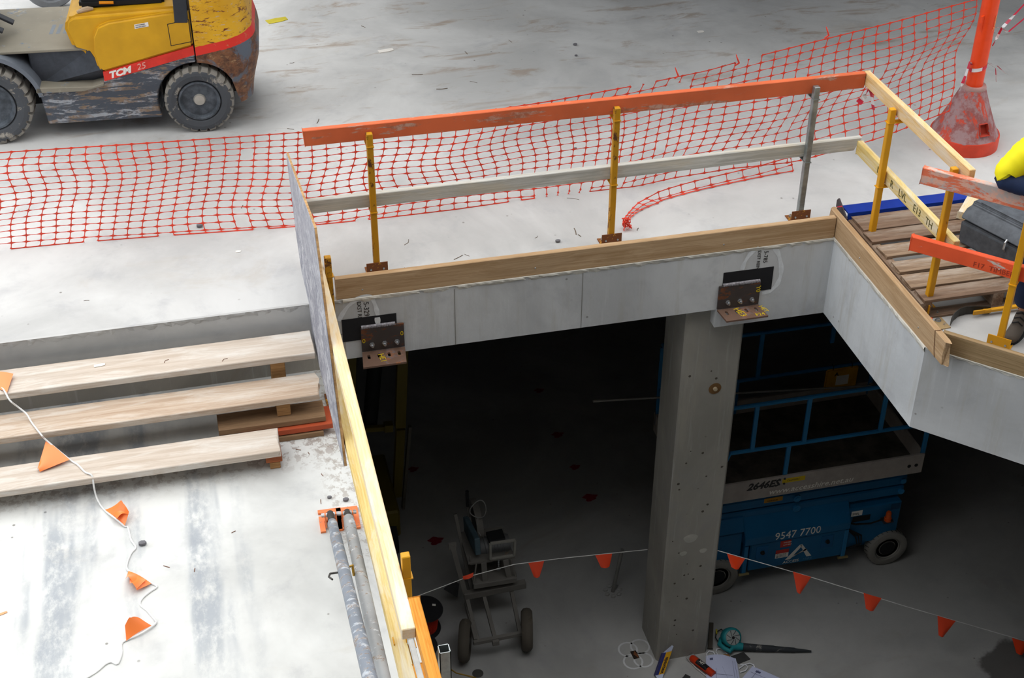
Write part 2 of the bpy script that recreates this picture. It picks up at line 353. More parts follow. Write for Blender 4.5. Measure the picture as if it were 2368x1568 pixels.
# ------------------------------------------------------------------ timbers and rails
W_KICK = wood('kickboard_pine', '#c3a683', '#a4845f', knots=.7)
W_GREY = wood('weathered_pine', '#d0cec7', '#a8a69e', worn='#cdb68c', wamt=.3, knots=.6)
W_RED = painted('orange_paint_timber', '#d8693f', '#c09582', .62, 5, .65, (.45, 3, 3), '#a8664c')
W_RED2 = painted('worn_orange_timber', '#e57653', '#b8aaa4', .95, 4.0, .65, (.7, 2.6, 2.6), '#dda893')
W_RED3 = painted('bright_orange_timber', '#ee5d33', '#c3beb6', .42, 4, .6, (.6, 3, 3), '#b8b2aa')
W_LVL = wood('laminated_timber', '#e8d6b0', '#d9bb85', worn='#dedad0', wamt=.8, knots=.2)
W_LVL2 = wood('yellow_laminated_timber', '#dfca8c', '#c9a85c', worn='#dcd8ca', wamt=.65, knots=.2)
W_PALE = wood('pale_rail_timber', '#e6c795', '#c99f60', worn='#d6d1c6', wamt=.5, knots=.3)
W_ORG = wood('orange_stained_timber', '#e3a248', '#c47a24', knots=.3)
W_PLANK = wood('scaffold_plank', '#cbbfb2', '#b7a898', worn='#d6d1c9', wamt=.8, knots=.35)
W_PLANK2 = wood('scaffold_plank_brown', '#c6b4a1', '#ac947e', worn='#d1c9be', wamt=.7, knots=.35)
W_BLOCK = wood('packing_timber', '#b58a5a', '#7f5a36', knots=.3)
W_BROWN = wood('brown_formply_strip', '#9a7b5c', '#7d6248', knots=0)
MET_Y = painted('yellow_post_paint', '#d79a17', '#7a4e28', .5, 10, .45, (1, 1, .5), '#3a2a20')
MET_YR = painted('rusty_yellow_post_paint', '#c88f1a', '#6b4526', .74, 8, .5, (1, 1, .5), '#55351f')
MET_Y2 = painted('bright_yellow_post_paint', '#e0a01a', '#8a5a30', .30, 9, .45, (1, 1, .5), '#46342a')
MET_RUST = painted('rusty_plate', '#7d4c2c', '#c08a2a', .75, 12, .8, (1, 1, 1), '#d6a02a')
GALV = plain('galvanised_steel', '#a7adac', .38, .75, .2, 9)
STEEL = plain('bright_steel', '#c8ccd0', .3, .9, .1)
BLACK = plain('black_rubber', '#1d1e20', .7)
NAIL = plain('nail_steel', '#b9bdc0', .35, .8)
def nail_head(p, d, parent, r=.006):
    MB().lathe([(.0001, .003), (r * .7, .0025), (r, 0)], 8, p, d).build('nail_head', NAIL, parent)
kb = timber('kickboard', (.80, YB + .022, .085), (4.462, YB + .022, .085), .044, .168, W_KICK, label='long sawn kickboard standing on the front slab edge above the beam', cat='timber board')
for x in (.98, 2.2, 3.6): nail_head((x, YB - .001, .06), (0, -1, 0), kb)
kb = timber('kickboard', (XR + .022, 8.44, .09), (XR + .022, 6.655, .09), .044, .178, W_KICK, jag=.03, label='sawn kickboard with a splintered end along the right slab edge', cat='timber board')
for y in (7.9, 7.0): nail_head((XR - .001, y, .07), (-1, 0, 0), kb)
MB().tube([(XR - .003, 6.80, .18), (XR - .004, 6.77, .06), (XR - .003, 6.75, .005), (XR + .02, 6.74, -.005), (XR + .048, 6.77, .05), (XR + .048, 6.80, .18), (XR + .02, 6.79, .183), (XR - .003, 6.80, .18)], .002, 5).build('tie_wire', plain('wire_rust', '#6e4a30', .8), kb)
pk = V((XR + .06, 6.872 - .06, 0)); qk = pk + V((D, -D, 0)) * 1.36; of = V((D, D, 0)) * .019
kb = timber('kickboard', pk + of + V((0, 0, .075)), qk + of + V((0, 0, .075)), .034, .15, wood('grey_kickboard', '#a98f6c', '#8a7350', knots=.3), jag=.015, label='greyer kickboard on the splayed slab edge at the right', cat='timber board')
nail_head(pk.lerp(qk, .20) + V((0, 0, .08)) + V((D, D, 0)) * .0105, (-D, -D, 0), kb)

def rail_post(p, face, h, mat, label, base='plate', grp='yellow guard rail posts', pmat=None, rot=None, zb=0, brackets=(1.0, .5)):
    """edge protection post: square tube, base plate with bolts, rail brackets; face = direction towards the void"""
    f = V(face).normalized(); s = V((-f.y, f.x, 0))
    t = thing('guard_rail_post', label, 'guard rail post', (p[0], p[1], zb), math.atan2(-s.y, -s.x), grp)
    hw = .0215; m = MB()
    m.box((-hw, -hw, .006), (hw, hw, h)); m.build('post_tube', mat, t, local=True, bevel=.004)
    q = pmat or MET_RUST
    m = MB(); m.box((-.075, -.09, 0), (.075, .05, .006)); m.box((-.075, .020, .006), (.075, .028, .07)) if base == 'plate' else None
    if base == 'plate': m = MB(); m.box((-.075, -.09, 0), (.075, .028, .006)); m.box((-.075, .0222, .004), (.075, .0282, .10))
    m.build('base_plate', q, t, local=True)
    for x in (-.045, .045):
        MB().lathe([(.0001, .006), (.007, .006), (.008, 0)], 8, (x, .0282, .05), (0, 1, 0)).build('bolt_head', NAIL, t, local=True)
        MB().lathe([(.012, 0), (.012, .01), (.006, .011), (.006, .022), (.0001, .022)], 6, (x, -.06, .006)).build('bolt_head', NAIL, t, local=True)
    for z in brackets:
        m = MB(); m.box((-.025, -.085, z - .006), (.025, .03, z)); m.box((-.025, -.085, z), (.025, -.079, z + .05)); m.build('rail_bracket', mat, t, local=True)
    return t
def post(px, py, *a, **k):
    p = at(px, py, 'z', 0); return rail_post((p.x, p.y), *a, **k)
FR = (0, -1, 0)
rail_post((1.125, 8.595), FR, 1.09, MET_YR, 'rusty yellow guard rail post nearest the plywood sheet on the front edge')
rail_post((2.838, 8.597), FR, 1.09, MET_YR, 'rusty yellow guard rail post in the middle of the front edge')
rail_post((4.308, 8.602), FR, 1.09, GALV, 'grey galvanised guard rail post with a rusty foot on the front edge', grp=None)
rail_post((4.66, 8.13), (-1, 0, 0), 1.10, MET_Y2, 'clean yellow guard rail post on the right edge beside the blue strip', pmat=MET_Y2)
rail_post((4.66, 7.25), (-1, 0, 0), 1.10, MET_Y, 'yellow guard rail post on the right edge behind both orange rails', pmat=MET_Y2)
rail_post((4.925, 6.755), (-D, -D, 0), 1.36, MET_Y2, 'yellow guard rail post beside the worker at the far right', pmat=MET_Y2)
rail_post((.726, 7.94), (1, 0, 0), 1.14, MET_YR, 'yellow guard rail post rising behind the plywood at the front edge corner', zb=ZL, base='side', brackets=(1.0, .52))
rail_post((.726, 5.11), (1, 0, 0), 1.14, MET_Y, 'yellow guard rail post with a pinkish top on the landing edge', zb=ZL, base='side', brackets=(1.0, .52))

ra = timber('guard_rail', (.70, 8.645, 1.082), (4.69, 8.648, 1.082), .045, .115, W_RED, ends=(-.06, 0), label='long orange painted top rail on the front guard rail posts', cat='guard rail')
timber('guard_rail', (.655, 8.645, .565), (4.69, 8.655, .573), .045, .10, W_GREY, ends=(0, .55), label='weathered grey timber mid rail on the front guard rail posts', cat='guard rail')
timber('guard_rail', (4.715, 8.66, 1.09), (4.715, 7.13, 1.09), .045, .10, W_PALE, label='pale unpainted top rail on the right edge', cat='guard rail')
rl = timber('guard_rail', (4.715, 8.60, .565), (4.715, 7.14, .565), .045, .10, W_LVL2, label='yellow stamped mid rail on the right edge above the pallet', cat='guard rail')
INK = plain('stencil_ink', '#5a5428', .8)
for i, (y, s_) in enumerate(((8.26, 'M'), (8.05, 'R'), (7.92, 'LVL'), (7.70, 'E13'), (7.52, 'TH'), (7.36, 'LVL'))):
    text(s_, .075, (4.691, y, .54), (0, -1, 0), (0, 0, 1), INK, rl)
dn = V((D, D, 0)); dt = V((D, -D, 0))
def diag(off, s0, s1, z): return [V((XR, 6.872, z)) + dn * off + dt * s for s in (s0, s1)]
a, b = diag(.30, -.30, 1.75, 1.05); timber('guard_rail', a, b, .045, .115, W_RED2, jag=.008, label='worn pinkish orange top rail under the worker\'s arm', cat='guard rail')
a, b = diag(.30, -.29, 1.75, .555); rl = timber('guard_rail', a, b, .045, .105, W_RED3, jag=.008, label='bright orange mid rail with a scuffed top in front of the pallet', cat='guard rail')
text('F17  TIMBER', .05, a + dt * .42 - dn * .0245 + V((0, 0, -.035)), dt, (0, 0, 1), plain('faint_ink', '#a3402a', .8), rl)
# landing guard rails
timber('guard_rail', (.665, 8.28, .467), (.665, 4.70, .467), .066, .066, W_LVL, label='pale laminated top rail along the landing edge, ending in a cut face', cat='guard rail')
timber('guard_rail', (.673, 8.28, -.035), (.673, 3.6, -.035), .075, .066, W_LVL2, label='yellow laminated mid rail running below the pale landing rail', cat='guard rail')
timber('guard_rail', (.725, 4.90, .455), (.735, 3.5, .455), .055, .085, W_ORG, label='orange stained short rail beside the cut end of the landing rail', cat='guard rail')
a = at(965, 1535, 'z', .0); timber('guard_rail', (.738, a.y, -.03), (.745, 3.7, -.03), .055, .06, W_ORG, label='stub of orange stained rail at the bottom edge of the photo', cat='guard rail')
a = at(950, 1482, 'z', .2); b = at(968, 1540, 'z', .2)
timber('batten', a, (b.x, b.y - .4, .2), .028, .028, plain('white_batten', '#d8d8d4', .5), label='narrow white batten below the cut end of the landing rail', cat='batten')
t = thing('steel_post', 'open-topped galvanised square tube at the bottom of the photo', 'post', (0, 0, 0)); p = at(1027, 1500, 'x', .80)
t.location = (p.x, p.y, ZL); WM[t.name] = Matrix.Translation((p.x, p.y, ZL))
m = MB(); h_ = p.z - ZL; q = .026
for a_, b_ in (((-q, -q, 0), (q, -q + .004, h_)), ((-q, q - .004, 0), (q, q, h_)), ((-q, -q, 0), (-q + .004, q, h_)), ((q - .004, -q, 0), (q, q, h_))): m.box(a_, b_)
m.build('tube', GALV, t, local=True); MB().box((-.07, -.07, 0), (.07, .07, .006)).build('base_plate', GALV, t, local=True)
# plywood sheet at the side of the steps
xs = .615
A, B, C_, D_ = (at(662, 353, 'x', xs), at(727, 527, 'x', xs), at(797, 1078, 'x', xs), at(716, 752, 'x', xs))
ply = thing('plywood_sheet', 'grey faced plywood sheet standing on edge beside the timber steps', 'plywood sheet', (xs, C_.y, C_.z))
W_PLYF = wood('grey_ply_face', '#a6a6ac', '#7f8089', worn='#c9c9cc', wamt=.6, knots=0)
W_PLYE = wood('ply_edge', '#c49d6c', '#8f6a42', knots=0, fine=20)
E2 = at(684, 528, 'x', xs); G = at(709, 700, 'x', xs)
m = MB(); m.prism([A, E2, G, D_, C_, B], (.0145, 0, 0)); ply_f = m.build('sheet_core', W_PLYE, ply)
m = MB(); m.prism([p + V((-.0025, 0, 0)) for p in (A, E2, G, D_, C_, B)], (.0022, 0, 0)); m.build('grey_face', W_PLYF, ply)
MB().prism([p + V((-.0045, 0, 0)) for p in (E2, G, D_, C_, at(757, 760, 'x', xs), at(728, 640, 'x', xs))], (.0018, 0, 0)).build('peeled_layer', wood('grey_ply_layer', '#9c9ca4', '#6a6c76', worn='#d2d2d4', wamt=.7, knots=0), ply)
# timber steps on the landing
for i, (z, yb, yf, x1, mt, lb) in enumerate(((-.14, 8.20, 7.925, .59, W_PLANK, 'top timber step plank against the concrete step'), (-.275, 7.89, 7.64, .582, W_PLANK2, 'middle timber step plank with a weathered grained end'), (-.40, 7.513, 7.27, .27, W_PLANK, 'lowest timber step plank with a splintered end'))):
    timber('step_plank', (-2.6, (yb + yf) / 2, z - .024), (x1, (yb + yf) / 2, z - .024), yb - yf, .048, mt, jag=.014 if i else .005, label=lb, cat='plank', cuts=14, group='timber step planks')
def block(nm, a, b, lab, mat=W_BLOCK):
    m = MB(); m.box(a, b); return m.build(nm, mat, label=lab, cat='timber block', bevel=.004)
p = at(645, 860, 'y', 7.93); block('timber_block', (p.x - .05, 7.945, ZL), (p.x + .045, 8.06, -.19), 'upright timber block under the top step plank')
W_CHOC = wood('red_stained_block', '#a8623c', '#7d452a', knots=.2)
p = at(656, 945, 'y', 7.66); block('timber_block', (p.x - .045, 7.66, -.425), (p.x + .045, 7.77, -.325), 'upright timber block under the middle step plank')
W_STK = [((.07, 7.60, -.47), (.60, 7.78, -.427), W_BROWN, 'brown board on top of the packing stack under the middle step', 505), ((.15, 7.57, -.515), (.64, 7.77, -.474), painted('red_packing_paint', '#b5502e', '#9a8f88', .4, 9, .6, (1, 1, 1), '#7a4a38'), 'red painted packing board in the stack under the middle step', 555), ((.1, 7.56, ZL), (.575, 7.75, -.521), W_BROWN, 'lowest thin board of the packing stack on the landing', 640)]
for a, b, mt, lb, px in W_STK:
    q = at(px, 995, 'y', 7.6); x0 = q.x if px < 600 else .2
    timber('packing_board', (x0, (a[1] + b[1]) / 2, (a[2] + b[2]) / 2), (b[0], (a[1] + b[1]) / 2, (a[2] + b[2]) / 2), b[1] - a[1], b[2] - a[2], mt, label=lb, cat='timber board', bevel=.003)
p = at(637, 1090, 'y', 7.30)
block('timber_block', (p.x - .052, 7.29, -.505), (p.x + .052, 7.43, -.4505), 'red stained block directly under the lowest step plank', W_CHOC)
block('timber_block', (p.x - .03, 7.295, ZL), (p.x + .037, 7.40, -.5055), 'small upright block standing on the landing under the lowest step plank')
for sx in (-1.9,):
    for (z, y0) in ((-.188, 7.95), (-.323, 7.66), (-.448, 7.29)): block('timber_block', (sx, y0, ZL), (sx + .1, y0 + .12, z - .0005), 'timber block under the %s step plank beyond the left edge' % {7.95: 'top', 7.66: 'middle', 7.29: 'lowest'}[y0])
# ------------------------------------------------------------------ forklift
FY = hx('#d6a11c')
FO = V((0.048, 11.09, 0)); FRZ = R(-5.13)
fl = thing('forklift', 'yellow and grey forklift truck with scraped rusty counterweight on the slab', 'forklift', FO, FRZ)
def paint_scratch(name, c, amt, sc=3.0):
    b = NB(name); c = hx(c)
    st = b.noise(sc, 9, .75, b.map((1.1, 1.1, 7)), .6); n2 = b.noise(5, 8, .7)
    col = b.mix(b.ramp(b.noise(2, 4, .6), .35, .65), tuple(x * .8 for x in c[:3]) + (1,), c)
    m = b.ramp(st, .60 - .12 * amt, .64 - .12 * amt)
    u = b.mix(b.ramp(n2, .42, .58), hx('#86705a'), hx('#a3a9b0'))
    col = b.mix(b.math('MULTIPLY', m, .9), col, u)
    col = b.mix(b.math('MULTIPLY', b.ramp(n2, .55, .68), .4 * amt), col, hx('#8c7558'))
    return b.out(col, .5, 0, st, .15, .003)
def counter_mat():
    b = NB('counterweight_paint'); x, y, z = b.xyz()
    lev = b.math('SUBTRACT', z, b.math('MULTIPLY', x, .18))            # height above the sloping stripe line
    wob = b.math('MULTIPLY', b.math('SUBTRACT', b.noise(5, 6, .7), .5), .03); lev = b.math('ADD', lev, wob)
    ye = b.mix(b.ramp(b.noise(3, 5, .6), .35, .65), hx('#cf9a1e'), hx('#dfab25'))
    sc = b.noise(4.2, 9, .78, b.map((2, 2, 7), (1, 3, 2)), .8)
    ye = b.mix(b.ramp(sc, .555, .585), ye, hx('#6a3322'))
    ye = b.mix(b.math('MULTIPLY', b.ramp(b.noise(7, 8, .75, b.map((2, 2, 8), (4, 1, 7))), .58, .64), .7), ye, hx('#b5aca2'))
    rd = b.mix(b.ramp(b.noise(9, 8, .75), .56, .62), hx('#d8352a'), hx('#b98a60'))
    ru = b.noise(2.6, 9, .72, b.map((1.4, 1.4, 1.4), (3, 1, 1)), .7)
    rc = b.mix(b.ramp(b.noise(14, 7, .75), .35, .65), hx('#4a3228'), hx('#80563a'))
    rc = b.mix(b.math('MULTIPLY', b.ramp(b.noise(8, 8, .8, b.map((1, 1, 2.5))), .55, .68), .7), rc, hx('#b79a72'))
    gr = b.mix(b.ramp(ru, .40, .50), hx('#5b636e'), rc)
    col = b.mix(b.ramp(lev, .648, .652), gr, rd); col = b.mix(b.ramp(lev, .722, .726), col, ye)
    return b.out(col, .5, 0, sc, .2, .003)
M_FY = paint_scratch('forklift_yellow', '#d6a11c', -.9)
M_FG = paint_scratch('forklift_grey', '#4d535c', .75)
M_FD = plain('forklift_dark_step', '#454a52', .55, 0, .2, 8)
M_FLOOR = painted('worn_floor_plate', '#8d8778', '#6f7a86', .55, 6, .7, (1, 1, 1), '#a39c8c')
M_TYRE = painted('dusty_tyre', '#4d5054', '#a19c92', .62, 6, .85, (1, 1, 1), '#6f6b64')
M_TREAD = painted('dusty_tread', '#86827a', '#a39d92', .5, 8, .9, (1, 1, 1), '#6a6862')
M_RIM = plain('dusty_rim', '#636a72', .6, .2, .3, 9)
M_RED = plain('red_stripe', '#e03a2e', .45)
M_WHT = plain('white_lettering', '#ece8e0', .5, 0, .05)
M_GUARD = plain('dark_guard_paint', '#33373d', .5)
L_ = dict(local=True)
arch = [(.03 + .335 * math.cos(R(t)), .265 + .335 * math.sin(R(t))) for t in range(200, 85, -12)]
sk = [(-1.196, .135), (-.285, .138)] + arch + [(.036, .60), (.036, .70), (-.70, .50), (-.715, .452), (-.885, .42), (-1.222, .422)]
MB().prism([(x, .055, z) for x, z in sk], (0, 1.04, 0)).build('chassis', M_FG, fl, bevel=.008, **L_)
MB().prism([(x, .03, z) for x, z in ((-1.24, .418), (-.87, .414), (-.705, .45), (-.705, .478), (-.80, .452), (-1.24, .468))], (0, .16, 0)).build('step_tread', M_FLOOR, fl, bevel=.006, **L_)
MB().prism([(-1.27, .18, .40), (-.70, .18, .44), (-.70, .05, .58), (-.78, .12, .745), (-1.27, .14, .745)], (0, .75, 0)).build('step_riser', M_FD, fl, bevel=.012, **L_)
MB().box((-1.9, .10, .735), (-.72, 1.02, .757)).build('floor_plate', M_FLOOR, fl, bevel=.004, **L_)
for i in range(5):
    MB().add([(-1.12 + i * .055, .62, .7575), (-1.09 + i * .055, .62, .7575), (-1.10 + i * .055, .42, .7575), (-1.13 + i * .055, .42, .7575)], [(0, 1, 2, 3)]).build('floor_rib', plain('worn_rib', '#7d868f', .6) if i == 0 else bpy.data.materials['worn_rib'], fl, **L_)
rows = []
for t in range(8, 118, 8):
    c, s_ = math.cos(R(t)), math.sin(R(t)); q = .40
    rows.append([(-1.62 + q * c, .03, .33 + q * s_), (-1.62 + (q + .035) * c, .03, .33 + (q + .035) * s_), (-1.62 + (q + .035) * c, .33, .33 + (q + .035) * s_), (-1.62 + q * c, .33, .33 + q * s_)])
MB().grid(rows, 0, True).build('front_fender', painted('fender_paint', '#6d747d', '#a39c90', .4, 6, .6, (1, 1, 1), '#4a4f55'), fl, smooth=True, **L_)
hood = [(-.905, .75), (-.945, .92), (-.925, 1.00), (-.87, 1.035), (-.1, 1.06), (-.02, 1.05), (-.02, .62), (-.76, .62), (-.80, .71)]
MB().prism([(x, .085, z) for x, z in hood], (0, .94, 0)).build('hood', M_FY, fl, bevel=.035, seg=3, smooth=True, **L_)
pn = [(-.70, .562), (-.735, .60), (-.752, .72), (-.735, .86), (-.69, .945), (-.60, .978), (-.3, 1.012), (.03, 1.045), (.034, .742)]
MB().prism([(x, .048, z) for x, z in pn], (0, .06, 0)).build('side_panel', M_FY, fl, bevel=.018, seg=3, smooth=True, **L_)
sp = MB().prism([(x, .050, z) for x, z in ((-.70, .484), (.034, .667), (.034, .741), (-.70, .561))], (0, .05, 0)).build('stripe', M_RED, fl, **L_)
fx = Matrix.Translation(FO) @ Matrix.Rotation(FRZ, 4, 'Z'); fd = lambda x, y, z: (fx @ V((x, y, z, 1)).to_4d()).to_3d() if False else fx @ V((x, y, z))
fX = fx.to_3x3() @ V((1, 0, .245)); fZ = V((0, 0, 1))
for s_, x, sh, wt in (('TCM', -.655, .12, .004), ('25', -.43, .1, 0)):
    z = .497 + .245 * (x + .70)
    text(s_, .075, fd(x, .0485, z), fX, fZ, M_WHT if wt else plain('thin_white', '#f0b0a4', .5), sp, shear=sh, sx=1.15 if wt else 1.0, weight=wt)
MB().prism([(x, .0474, z) for x, z in ((-.141, .754), (.026, .779), (.026, .971), (-.146, .941))], (0, .004, 0)).build('flap_gap', BLACK, fl, **L_)
MB().prism([(x, .0462, z) for x, z in ((-.135, .70 + .06), (.02, .785), (.02, .965), (-.14, .935))], (0, .004, 0)).build('fuel_flap', M_FY, fl, bevel=.0008, **L_)
lb_ = MB().prism([(x, .046, z) for x, z in ((-.40, .915), (-.29, .93), (-.29, .965), (-.40, .95))], (0, .003, 0)).build('sticker', M_WHT, fl, **L_)
MB().box((-.402, .0465, .70), (-.40, .05, .701)).build('screw', STEEL, fl, **L_)
for s_, z in (('AUTHORISED', .938), ('DRIVERS ONLY', .922)): text(s_, .0125, fd(-.392, .0452, z), fx.to_3x3() @ V((1, 0, .13)), fZ, plain('sticker_ink', '#555a66', .6), lb_)
# counterweight
def xr(z): return .47 + .075 * math.exp(-((z - .62) / .22) ** 2) - .22 * max(0, z - .95) - .05 * max(0, .4 - z)
rows = []
pl = [(0, 0)] + [(i / 8, 0) for i in range(1, 9)] + ['c'] * 0
for iv in range(15):
    v = iv / 14; row = []
    for iu in range(41):
        u = iu / 40
        # plan path: near side, rounded corner, rear, rounded corner, far side
        def plan(u, X):
            y0, y1, x0, r_ = .05, 1.10, .045, .27; a = X - x0 - r_; b_ = math.pi * r_ / 2; c_ = y1 - y0 - 2 * r_; T = 2 * a + 2 * b_ + c_; d = u * T
            if d < a: return x0 + d, y0
            d -= a
            if d < b_: t = d / r_; return X - r_ + r_ * math.sin(t), y0 + r_ - r_ * math.cos(t)
            d -= b_
            if d < c_: return X, y0 + r_ + d
            d -= c_
            if d < b_: t = d / r_; return X - r_ + r_ * math.cos(t), y1 - r_ + r_ * math.sin(t)
            return X - r_ - (d - b_), y1
        X = xr(.6); x, y = plan(u, X)
        side = min(1, max(0, (x - .045) / .33)); q = .335 ** 2 - (x - .03) ** 2
        zb = max(.205, .265 + math.sqrt(q)) if q > 0 else .205
        if zb > .25 and not (y < .35 or y > .8): zb = .205
        z = zb + (1.16 - zb) * v; x, y = plan(u, xr(z)); row.append((x, y, z))
    rows.append(row)
m = MB(); m.grid(rows); n_ = 41; m.f.append(tuple(14 * n_ + i for i in range(n_))); m.m.append(0)
M_CW = counter_mat(); m.build('counterweight', M_CW, fl, smooth=True, **L_)
MB().box((.055, .30, .22), (.42, .86, 1.1)).build('counterweight_core', BLACK, fl, **L_)
MB().box((-.28, .30, .20), (.05, .86, .62)).build('axle_housing', BLACK, fl, **L_)
MB().box((-1.6, .32, .2), (-1.2, .84, .72)).build('front_axle_housing', BLACK, fl, **L_)
m = MB(); m.lathe([(.02, 0), (.02, 1.0)], 8, (.03, .08, .275), (0, 1, 0)); m.build('rear_axle', BLACK, fl, **L_)
# wheels: lugs are part of the tyre surface
def tyre(r, w_, n_l, c, parent, mat, deep=.055):
    prof = [(.60, .18, 0), (.66, .04, 0), (.80, 0, 0), (.885, .01, 0), (.93, .03, 1), (.985, .06, 1), (1, .12, 1), (1, .36, 1), (.985, .5, 0)]
    prof += [(a, 1 - b, k) for a, b, k in prof[-2::-1]]; st = 8; N = n_l * st; rows = []
    for a, b, k in prof:
        rr = []
        for j in range(N):
            g = 1 if (j % st) in (0, 1) else 0; q = a - (deep * 1.6 if k and g else 0); t = 2 * math.pi * j / N
            rr.append((c[0] + r * q * math.cos(t), c[1] + b * w_, c[2] + r * q * math.sin(t)))
        rows.append(rr)
    m = MB().grid(rows, 0, True); nr = len(prof) - 1
    for i in range(nr):
        if prof[i][0] >= .925 and prof[i + 1][0] >= .925:
            for j in range(N): m.m[i * N + j] = 1
    return m.build('tyre', [mat, M_TREAD], parent, local=True)
def wheel(r, w_, c, near, nl, nm='rear_wheel'):
    wr = tyre(r, w_, nl, (c[0], c[1], r), fl, M_TYRE); wr.name = nm
    WM[wr.name] = WM[fl.name]; ax = (0, -1, 0) if near else (0, 1, 0); o = (c[0], c[1] + (w_ * .12 if near else w_ * .88), r)
    MB().lathe([(r * .62, -.02), (r * .60, .012), (r * .55, .014), (r * .51, -.01), (r * .46, -.05), (r * .40, -.06), (r * .34, -.058), (r * .0001, -.058)], 36, o, ax).build('rim', M_RIM, wr, smooth=True, **L_)
    MB().lathe([(r * .19, -.058), (r * .18, -.02), (r * .15, .0), (.0001, .006)], 20, o, ax).build('hub_cap', painted('worn_hub', '#b9b4aa', '#8b6f52', .4, 14, .4, (1, 1, 1), '#5a5048', metal=.3), wr, smooth=True, **L_)
    for k in range(10):
        t = 2 * math.pi * k / 10; MB().lathe([(.0095, 0), (.0095, .014), (.0001, .015)], 6, (o[0] + r * .33 * math.cos(t), o[1] + (.058 if near else -.058), r + r * .33 * math.sin(t)), ax).build('wheel_nut', M_GUARD, wr, **L_)
    return wr
wheel(.28, .20, (.03, 0.0), True, 22); wheel(.28, .20, (.03, .95), False, 22)
wheel(.335, .24, (-1.62, 0.0), True, 24, 'front_wheel'); wheel(.335, .24, (-1.62, .91), False, 24, 'front_wheel')
# guard, seat, controls, mast
for y in (.078, 1.02):
    MB().bar((-.035, y, .945), (.02, y, 2.1), .075, .105, (1, 0, 0)).build('guard_pillar', M_GUARD, fl, bevel=.006, **L_)
    MB().bar((-1.78, y, .75), (-1.25, y, 2.1), .06, .08, (1, 0, 0)).build('guard_pillar', M_GUARD, fl, bevel=.006, **L_)
MB().box((-1.3, .08, 2.1), (.08, 1.02, 2.15)).build('guard_roof', M_GUARD, fl, **L_)
m = MB(); m.box((-.82, .20, 1.04), (-.16, .85, 1.11)); m.build('seat_base', BLACK, fl, bevel=.02, seg=2, **L_)
m = MB(); m.prism([(-.78, .27, 1.11), (-.28, .27, 1.11), (-.08, .27, 1.64), (-.20, .27, 1.67), (-.34, .27, 1.23), (-.78, .27, 1.21)], (0, .5, 0)).build('seat', BLACK, fl, bevel=.02, **L_)
MB().tube([(-.66, .19, 1.09), (-.55, .19, 1.085)], .012, 8).build('release_lever', plain('orange_grip', '#e8901e', .4), fl, **L_)
m = MB(); m.tube([(-.83, .12, 1.048), (-.79, .14, 1.056), (-.75, .16, 1.056), (-.71, .17, 1.05)], [.012, .022, .022, .012], 8); m.build('hood_latch', painted('rusty_latch', '#b9a184', '#7a5236', .5, 20, .7, (1, 1, 1), '#5a3a28'), fl, **L_)
m = MB(); m.prism([(-2.0, .12, .75), (-1.72, .12, .75), (-1.62, .12, 1.1), (-1.78, .12, 1.35), (-2.0, .12, 1.35)], (0, .9, 0)).build('dashboard_cowl', BLACK, fl, bevel=.02, **L_)
for y, x in ((.50, -1.44), (.33, -1.50)):
    m = MB(); m.bar((x - .16, y, .76), (x - .1, y, .92), .03, .03); m.build('pedal_arm', BLACK, fl, **L_)
    m = MB(); m.bar((x - .14, y, .95), (x + .04, y, .84), .075, .02, (0, 0, 1)); m.build('pedal', plain('pedal_rubber', '#3d4045', .6), fl, bevel=.004, **L_)
m = MB(); m.bar((-1.70, .5, 1.2), (-1.52, .5, 1.45), .05, .05, (0, 1, 0)); m.build('steering_column', BLACK, fl, **L_)
MB().tube([(-1.53 + .12 * math.cos(t) * .6, .5 + .17 * math.sin(t), 1.46 + .1 * math.cos(t)) for t in [i * R(20) for i in range(19)]], .014, 8, caps=False).build('steering_wheel', BLACK, fl, **L_)
for y in (.25, .85): MB().box((-2.16, y - .05, .08), (-2.0, y + .05, 2.2)).build('mast_channel', M_GUARD, fl, **L_)
for z in (.3, 1.2, 2.1): MB().box((-2.14, .3, z), (-2.06, .8, z + .1)).build('mast_crossbar', M_GUARD, fl, **L_)
for y in (.28, .74): MB().prism([(-2.24, y, .06), (-2.17, y, .06), (-2.17, y, .5), (-2.21, y, .5), (-2.21, y, .11), (-3.2, y, .075), (-3.2, y, .06)], (0, .1, 0)).build('fork_tine', M_GUARD, fl, **L_)
# orange vest on the seat
p = fx @ V((-.33, .36, 1.345)); rows = []
for i in range(9):
    rows.append([fx @ V((-.48 + .3 * i / 8, .245 + .3 * j / 8, 1.243 + .03 * (1 + math.sin(i * 1.7 + j) * math.cos(j * 1.3)) * (1 if 0 < i < 8 and 0 < j < 8 else .1) - (.13 if j < 1 else 0))) for j in range(9)])
MB().grid(rows).build('work_vest', plain('hi_vis_orange', '#ff6a1e', .7), label='orange hi-vis vest dropped on the forklift seat', cat='vest', thick=.004, smooth=True)
# wheel behind the forklift
bw = thing('trolley_wheel', 'wheel with pale blue hub standing behind the forklift at the top edge', 'wheel', at(125, 19, 'z', 0))
o = at(125, 19, 'z', 0); ax = V((.12, -1, .0))
MB().lathe([(.17, -.09), (.23, -.10), (.26, -.06), (.26, .0), (.24, .03), (.19, .035), (.17, .01)], 40, o + V((0, 0, .26)), ax).build('tyre', plain('grey_tyre', '#84878a', .8), bw, smooth=True)
MB().lathe([(.178, -.06), (.178, .0), (.165, .02), (.155, -.01), (.0001, -.015)], 36, o + V((0, 0, .26)), ax).build('hub', plain('pale_hub', '#c3d2de', .4), bw, smooth=True)
